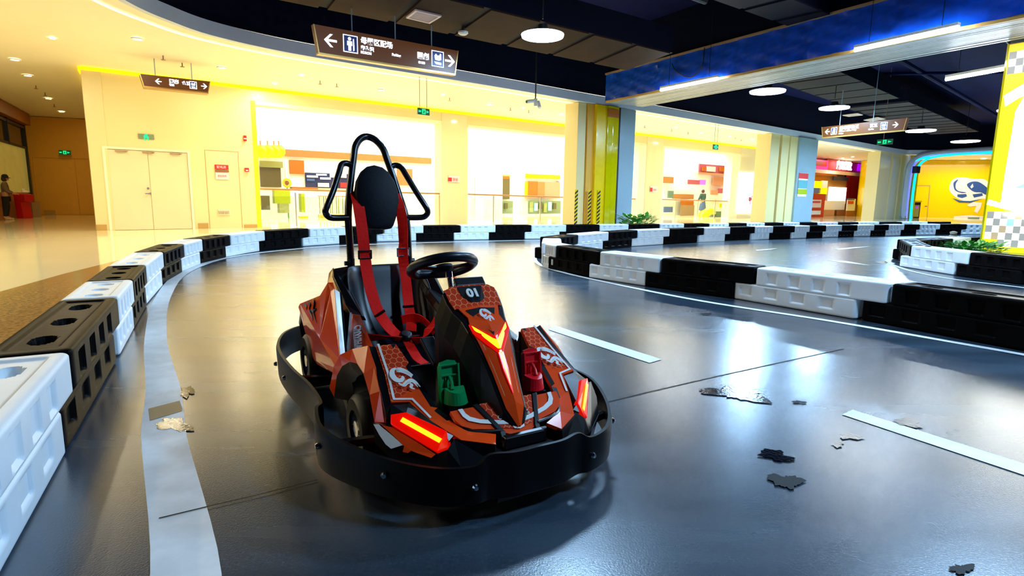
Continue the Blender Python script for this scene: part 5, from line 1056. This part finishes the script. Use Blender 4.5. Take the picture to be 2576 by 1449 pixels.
    if s_ == 1: text_mesh('CMWIHANG', .044, Vector((.300,.03,.372)), Vector((.25,.95,-.36)), Vector((-.9,.30,.25)), M_['kwhite'], K, local=True, bold=.0006, depth=.001)
    # seat side cover
    sc_ = [(.262,-.53,.622),(.278,-.50,.585),(.262,-.22,.442),(.236,-.15,.447),(.215,-.30,.50),(.213,-.50,.62)]
    kb(MB().prism(mir([(.180,-.560,.634),(.262,-.540,.626),(.277,-.50,.590),(.266,-.30,.475),(.262,-.22,.442),(.205,-.20,.43),(.205,-.42,.52)],s_), (-.02*s_,-.02,-.03)), 'seat_side_cover', 'kblack', bevel=.006)
    kb(MB().strip(mir([(.262,-.545,.627),(.277,-.50,.588),(.268,-.30,.474),(.263,-.22,.441)],s_), mir([(.280,-.56,.60),(.300,-.51,.560),(.280,-.31,.455),(.265,-.22,.436)],s_), (-.005*s_,0,0)), 'cover_side_strip', 'gold')
    # wheels
    for nm, cy, cx, r_, wd in (('front_wheel',.42,.375,.132,.105),('rear_wheel',-.56,.345,.142,.15)):
        wl_ = kb(MB().lathe((cx*s_-wd/2*s_,cy,r_+.003), [(r_*.52,0),(r_*.86,0),(r_*.97,.014),(r_,.03),(r_,wd-.03),(r_*.97,wd-.014),(r_*.86,wd),(r_*.55,wd),(r_*.52,wd-.02),(r_*.52,.02)], 36, (s_,0,0)), nm, 'krubber', smooth=True)
        kb(MB().lathe((cx*s_+(wd/2-.04)*s_,cy,r_+.003), [(0,0),(r_*.54,0),(r_*.54,.03),(r_*.46,.032),(r_*.40,.008),(.03,.008),(.03,.035),(0,.036)], 24, (s_,0,0)), 'rim', 'chrome', smooth=True, parent=wl_)
    # rear body
    kb(MB().prism(mir([(.30,-.74,.40),(.40,-.72,.40),(.40,-.80,.30),(.38,-.84,.20),(.30,-.84,.20)],s_), (0,.02,-.02)), 'tail_cover', 'kblack')
    # pedals
    pc = 'pgreen' if s_ == 1 else 'pred'
    px_ = .170*s_
    pl_ = MB(); pts = [(-.036,.262),(.036,.262),(.036,.415),(.028,.432),(.0,.438),(-.028,.432),(-.036,.415)]
    def yz(z): return .700+(.437-z)*.12
    pl_.prism([(px_+a_,yz(z_)-.012,z_) for a_,z_ in pts], (0,.010,.004))
    for a_ in (-.034,.034): pl_.prism([(px_+a_-.003,yz(.27),.27),(px_+a_+.003,yz(.27),.27),(px_+a_+.003,yz(.425),.425),(px_+a_-.003,yz(.425),.425)], (0,.014,.005))
    for z_ in (.30,.345,.39,.425): pl_.box((px_,yz(z_)+.003,z_), (.068,.010,.004))
    for a_ in (-.012,.012): pl_.box((px_+a_,yz(.36)+.003,.36), (.003,.010,.07), rot=Matrix.Rotation(.4,3,'X'))
    pd = kb(pl_, 'pedal', pc)
    cup = MB(); n8 = 12
    ring = [(px_-.010*s_+.035*math.cos(PI*k/n8), .730+.046*math.sin(PI*k/n8)) for k in range(n8+1)]
    cup.strip([(x,y,.352-.010*(math.sin(PI*k/n8))) for k,(x,y) in enumerate(ring)], [(x+(x-px_)*.22,y+.008,.300) for x,y in ring], (0,-.004,-.001))
    cup.prism([(x,y,.352-.010*math.sin(PI*k/n8)) for k,(x,y) in enumerate(ring)], (0,0,-.004))
    kb(cup, 'pedal_cup', pc, parent=pd)
    kb(MB().box((px_,.755,.265), (.045,.05,.06)).box((px_,.72,.17), (.03,.10,.20)), 'pedal_bracket', 'kmatte', parent=pd)
    kb(MB().tube([(px_,.712,.385),(px_,.735,.365),(px_+.005,.75,.35)], .006, 8), 'pedal_spring', pc, parent=pd)
# text direction fix handled above; front tray
def zt(y): return .292+(.827-y)*.73
tr = [(.213,.815),(.208,.845),(.193,.865),(.163,.880),(.097,.892),(.069,.907),(.03,.922)]
TP = [Vector((x,y,zt(y))) for x,y in tr]+[Vector((-x,y,zt(y))) for x,y in tr[::-1]]
kb(MB().prism(TP, (0,-.006,-.012)), 'front_tray', 'orange')
kb(MB().prism([Vector((x,y,zt(y)+.002)) for x,y in ((.105,.812),(.062,.897),(.02,.905),(-.02,.905),(-.062,.897),(-.105,.812))], (0,.0005,.0012)), 'hex_centre', 'hex')
uu = MB(); uo = [(.186,.818),(.180,.842),(.166,.858),(.130,.872),(.060,.888),(.024,.892),(.020,.908),(0,.912)]; ui = [(.170,.818),(.166,.834),(.155,.847),(.126,.860),(.056,.876),(.012,.880),(.008,.897),(0,.900)]
for s_ in (1,-1): uu.strip([Vector((x*s_,y,zt(y)+.0045)) for x,y in uo], [Vector((x*s_,y,zt(y)+.0045)) for x,y in ui], (0,.0005,.001))
kb(uu, 'white_u_stripe', 'kwhite')
for s_ in (1,-1):
    kb(MB().strip([(.130*s_,.812,zt(.812)+.006),(.098*s_,.87,zt(.87)+.008),(.078*s_,.912,zt(.912)+.008),(.075*s_,.945,.19)], [(.108*s_,.812,zt(.812)+.006),(.080*s_,.87,zt(.87)+.008),(.058*s_,.912,zt(.912)+.008),(.058*s_,.945,.19)], (0,-.004,-.012)), 'tray_strap', 'kblack', bevel=.002)
text_mesh('CMWIHANG', .022, Vector((0,.868,zt(.868)+.005)), (-1,0,0), (0,-.81,.59), M_['kwhite'], K, local=True)
# steering tunnel
TS = [(.518,.080,.664,.667),(.530,.104,.652,.656),(.565,.103,.620,.625),(.600,.096,.594,.600),(.642,.080,.568,.576),(.687,.074,.535,.546),(.72,.064,.500,.516),(.75,.056,.463,.490),(.80,.045,.398,.422),(.875,.034,.296,.316),(.908,.006,.240,.243)]
def tz(x,y):
    for a_, b_ in zip(TS, TS[1:]):
        if a_[0] <= y <= b_[0]:
            t_ = (y-a_[0])/(b_[0]-a_[0]); w_ = a_[1]+(b_[1]-a_[1])*t_; ze = a_[2]+(b_[2]-a_[2])*t_; zr = a_[3]+(b_[3]-a_[3])*t_
            return ze+(zr-ze)*(1-min(1,abs(x)/w_))
    return .3
def tprism(pts, m, nm, d=.003, th=.0015): return kb(MB().prism([Vector((x,y,tz(x,y)+d)) for x,y in pts], (0,th*.6,th)), nm, m)
tb_ = MB()
tb_.loft([[Vector((-(w_+.010),y,ze-.008)),Vector((0,y,zr-.006)),Vector((w_+.010,y,ze-.008)),Vector((w_+.040,y-.01,ze-.10 if ze>.45 else ze*.7)),Vector((w_+.030,y-.02,.10)),Vector((-(w_+.030),y-.02,.10)),Vector((-(w_+.040),y-.01,ze-.10 if ze>.45 else ze*.7))] for y,w_,ze,zr in TS])
kb(tb_, 'tunnel_body', 'kblack', bevel=.004)
def tskin(i0, i1, m, nm, narrow=1.0): 
    q = MB(); q.loft([[Vector((-w_*narrow,y,ze)),Vector((0,y,zr)),Vector((w_*narrow,y,ze))] for y,w_,ze,zr in TS[i0:i1]], closed=False); return kb(q, nm, m, solid=.005)
tskin(0,4,'hex','tunnel_top_panel'); 
q = MB(); q.loft([[Vector((-w_*k_,y,ze+.001)),Vector((0,y,zr+.001)),Vector((w_*k_,y,ze+.001))] for (y,w_,ze,zr),k_ in zip(TS[3:],(.86,.80,1,1,1,1,1,1))], closed=False); kb(q, 'tunnel_nose_panel', 'orange', solid=.005)
tprism([(.052,.524),(.048,.556),(.022,.584),(-.014,.587),(-.040,.572),(-.050,.524)], 'kblack', 'number_plate', .004)
text_mesh('01', .052, Vector((0,.556,tz(0,.556)+.009)), (-1,0,0), (0,-.74,.67), M_['kwhite'], K, local=True, bold=.0025)
tb2 = MB()
for s_ in (1,-1): tb2.prism([Vector((x*s_,y,tz(x,y)+.004)) for x,y in ((0,.613),(.060,.615),(0,.724))], (0,.0009,.0015))
kb(tb2, 'triangle_badge', 'kblack')
logo(K, Vector((-.004,.652,tz(0,.652)+.008)), Vector((-1,0,0))*.020, Vector((0,-.66,.75))*.021, Vector((0,.75,.66)), .55)
vl = MB(); 
for s_ in (1,-1):
    vl.prism([Vector((x*s_,y,tz(x,y)+.004)) for x,y in ((.077,.673),(.074,.702),(.010,.770),(0,.776),(0,.730),(.012,.722))], (0,.003,.004))
vo = kb(vl, 'v_light', 'lred', bevel=.001)
vl = MB()
for s_ in (1,-1):
    vl.prism([Vector((x*s_,y,tz(x,y)+.008)) for x,y in ((.069,.683),(.066,.697),(.006,.764),(0,.766),(0,.744),(.010,.736))], (0,.001,.002))
kb(vl, 'light_strip', 'lamber', parent=vo)
kb(MB().strip([(.010,.772,tz(0,.772)+.004),(.010,.81,tz(0,.81)+.004),(.001,.860,tz(0,.860)+.004)],[(-.010,.772,tz(0,.772)+.004),(-.010,.81,tz(0,.81)+.004),(-.001,.860,tz(0,.860)+.004)],(0,.003,.003)), 'ridge_light', 'lred', parent=vo)
kb(MB().strip([(.005,.770,tz(0,.770)+.009),(.0045,.81,tz(0,.81)+.009),(.001,.845,tz(0,.845)+.009)],[(-.005,.770,tz(0,.770)+.009),(-.0045,.81,tz(0,.81)+.009),(-.001,.845,tz(0,.845)+.009)],(0,.001,.001)), 'light_strip', 'lamber', parent=vo)
for s_ in (1,-1): kb(MB().tube([Vector((x*s_,y,tz(x,y)+.004)) for x,y in ((.050,.735),(.038,.79),(.028,.85),(.022,.89))], .0014, 5), 'pinstripe', 'kcream')
# display, column, steering wheel
kb(MB().box((-.012,.500,.677), (.125,.040,.014), rot=Matrix.Rotation(-.75,3,'X')).box((-.012,.490,.662),(.10,.04,.03)), 'display', 'kblack', bevel=.004)
kb(MB().tube([(0,.335,.690),(0,.355,.640),(0,.42,.50)], .011, 10).tube([(0,.333,.697),(0,.338,.675)], .016, 10), 'steering_column', 'chrome', smooth=True)
sw_c = Vector((0,.27,.712)); ti = math.radians(24); ex_ = Vector((1,0,0)); ey_ = Vector((0,math.cos(ti),math.sin(ti))); ez_ = ex_.cross(ey_)
def SWp(a_, b_, c_=0): return sw_c+ex_*a_+ey_*b_+ez_*c_
rimp = []
for k in range(40):
    a_ = 2*PI*k/40; x, y = .131*math.cos(a_), .131*math.sin(a_); y = max(y,-.105); rimp.append(SWp(x,y))
swo = kb(MB().tube(rimp, .021, 12, closed=True), 'steering_wheel', 'seat', smooth=True)
sp_ = MB()
for a_ in (PI*.97, PI*.03, -PI/2): 
    d = Vector((math.cos(a_),math.sin(a_))); n2 = Vector((-d.y,d.x))*.02; e = .13 if abs(d.x) > .3 else .10
    sp_.prism([SWp(d.x*.03+n2.x,d.y*.03+n2.y,-.01),SWp(d.x*e+n2.x*.8,d.y*e+n2.y*.8,0),SWp(d.x*e-n2.x*.8,d.y*e-n2.y*.8,0),SWp(d.x*.03-n2.x,d.y*.03-n2.y,-.01)], ez_*.006)
kb(sp_, 'spokes', 'kblack', parent=swo); kb(MB().lathe(SWp(0,0,-.03), [(0,0),(.03,0),(.045,.02),(.042,.032),(0,.035)], 20, ez_), 'hub', 'vinyl', parent=swo, smooth=True)
kb(MB().box((.115,.44,.40),(.06,.16,.02), rot=Matrix.Rotation(-.5,3,'X')), 'column_cover', 'seat', bevel=.005)
# seat shell
cl = [((-.560,.636),.205,.045,0),((-.535,.565),.228,.09,.10),((-.495,.46),.232,.12,.25),((-.44,.36),.230,.14,.5),((-.37,.27),.225,.14,.9),((-.25,.215),.215,.13,1.25),((-.10,.20),.205,.09,1.5),((.02,.215),.195,.055,1.6),((.07,.235),.185,.03,1.6)]
ss = []
for (y,z),w_,h_,an in cl:
    n_ = Vector((0,math.cos(an),math.sin(an))) if True else None; c_ = Vector((0,y,z)); row = []
    for k in range(13):
        u_ = -1+2*k/12; e = max(0,(abs(u_)-.5)/.5); row.append(c_+Vector((w_*(u_ if abs(u_)<.9 else math.copysign(.9+.1*(abs(u_)-.9)/.1*.6,u_)),0,0))+n_*h_*(e**2))
    ss.append(row)
sq = MB().loft(ss, closed=False); kb(sq, 'seat', 'seat', smooth=True, solid=.010, sub=1)
kb(MB().box((0,-.66,.30),(.50,.22,.30)).box((0,-.60,.20),(.60,.40,.12)), 'battery_box', 'kblack', bevel=.02)
kb(MB().tube([(-.30,-.56,.145),(.30,-.56,.145)],.015,8), 'rear_axle', 'chrome'); kb(MB().tube([(-.33,.42,.135),(.33,.42,.135)],.012,8), 'front_axle', 'kblack')
# roll hoop
hp = [(.158,-.555,.50),(.161,-.570,.632),(.162,-.580,.772),(.161,-.600,.881),(.140,-.645,1.00),(.115,-.681,1.115),(.094,-.708,1.20),(.078,-.728,1.262),(.044,-.750,1.308),(0,-.764,1.326)]
hoop = kb(MB().tube(hp+[(-x,y,z) for x,y,z in hp[-2::-1]], .019, 14, smooth=3), 'roll_hoop', 'tube', smooth=True)
for s_ in (1,-1):
    kb(MB().tube([(.106*s_,-.692,1.160),(.135*s_,-.696,1.172),(.166*s_,-.685,1.162),(.186*s_,-.662,1.12),(.232*s_,-.615,1.02),(.272*s_,-.585,.945),(.282*s_,-.580,.915),(.268*s_,-.583,.892),(.240*s_,-.588,.884),(.162*s_,-.596,.884)], .0165, 12, smooth=3), 'side_handle', 'tube', smooth=True, parent=hoop)
    kb(MB().lathe((.161*s_,-.572,.62), [(0,0),(.02,0),(.02,.05),(0,.05)], 12).lathe((.175*s_,-.572,.645), [(0,0),(.012,0),(.012,.02),(0,.02)], 8, (s_,0,0)), 'hoop_clamp', 'kblack', parent=hoop)
# headrest
ho = [(0,.0,1.168),(.042,0,1.158),(.075,0,1.132),(.103,0,1.085),(.118,0,1.028),(.119,0,.985),(.108,0,.93),(.092,0,.885),(.074,0,.846),(.062,0,.832),(.03,0,.828),(0,0,.828)]
def hy(z): return -.548-(z-.828)*.262
H1 = [(x,hy(z),z) for x,_,z in ho]; H1 = H1+[(-x,y,z) for x,y,z in H1[-2:0:-1]]
cc_ = Vector((0,hy(1.0),1.0)); nh = Vector((0,.967,.253))
def ring_(sc, d): return [cc_+(Vector(p)-cc_)*sc+nh*d for p in H1]
kb(MB().loft([ring_(.96,-.05),ring_(1,-.035),ring_(1,-.008),ring_(.97,.004),ring_(.90,.010)]), 'headrest', 'vinyl', smooth=True)
# harness
def ribbon(pts, wd, name, parent=None, m='belt', side=(1,0,0), k=4, th=.004):
    P = catmull([Vector(p[:3]) for p in pts], k); W = [p[3] if len(p) > 3 else 0 for p in pts]; secs = []
    for i, p in enumerate(P):
        t_ = (P[min(i+1,len(P)-1)]-P[max(i-1,0)]).normalized(); f = i/k; j = min(int(f),len(W)-2); tw = W[j]+(W[j+1]-W[j])*(f-j)
        sd = Vector(side); sd = (sd-t_*sd.dot(t_)).normalized(); up_ = t_.cross(sd); sd = sd*math.cos(tw)+up_*math.sin(tw); secs.append([p-sd*wd/2,p+sd*wd/2])
    return kb(MB().loft(secs, closed=False), name, m, solid=th, parent=parent)
ha = ribbon([(.108,-.640,1.02),(.112,-.575,.955),(.108,-.545,.86),(.106,-.520,.77),(.104,-.505,.68),(.103,-.475,.60),(.10,-.43,.52),(.085,-.37,.42),(.055,-.29,.345),(.02,-.22,.30)], .060, 'harness')
ribbon([(-.108,-.640,1.02),(-.112,-.575,.955,.2),(-.120,-.548,.86,.5),(-.113,-.520,.75,.9),(-.104,-.505,.68,.5),(-.103,-.475,.60,.1),(-.096,-.43,.52,.2),(-.085,-.37,.42),(-.075,-.31,.36),(-.05,-.25,.32)], .054, 'shoulder_strap', ha)
ribbon([(.20,-.33,.30),(.15,-.25,.31,.3),(.09,-.20,.315,.6),(.03,-.18,.30,.2)], .058, 'lap_strap', ha, side=(0,.6,.8))
ribbon([(-.20,-.33,.34),(-.15,-.22,.36,-.3),(-.11,-.15,.35,-.8),(-.07,-.13,.31,-.4),(-.03,-.16,.29)], .055, 'lap_strap', ha, side=(0,.6,.8))
ribbon([(-.02,-.30,.37),(-.08,-.29,.38,.2),(-.13,-.26,.36,.4),(-.16,-.20,.31,.1)], .050, 'lap_strap', ha, side=(0,.2,1))
ribbon([(0,-.18,.295),(.0,-.10,.262,.2),(.01,0,.245,.1),(.0,.06,.235)], .045, 'crotch_strap', ha)
for x, y, z, m in ((.1045,-.508,.695,'kblack'),(-.106,-.510,.70,'chrome')):
    b = MB()
    for dx, dz, lx, lz in ((0,.020,.072,.008),(0,-.020,.072,.008),(.033,0,.008,.048),(-.033,0,.008,.048)): b.box((x+dx,y+.006,z+dz), (lx,.008,lz))
    kb(b, 'strap_adjuster', m, parent=ha, bevel=.002)
kb(MB().lathe((0,-.19,.305), [(0,0),(.034,0),(.034,.018),(.026,.026),(0,.027)], 18, (0,.35,.93)).box((.05,-.2,.305),(.05,.03,.008)).box((-.05,-.2,.305),(.05,.03,.008)), 'harness_buckle', 'kblack', parent=ha, bevel=.002)
for x in (.062,): kb(MB().box((x+.02,-.345,.405),(.06,.012,.012), rot=Matrix.Rotation(.5,3,'Y')), 'strap_adjuster', 'kblack', parent=ha)
kb(MB().box((-.09,-.37,.425),(.075,.012,.012)), 'strap_adjuster', 'kblack', parent=ha)
kb(MB().tube([(.12,.66,.20),(.10,.80,.22),(.06,.84,.21)],.004,6), 'throttle_cable', 'kcream'); kb(MB().box((.055,.845,.215),(.03,.02,.02)), 'cable_clip', 'pred')
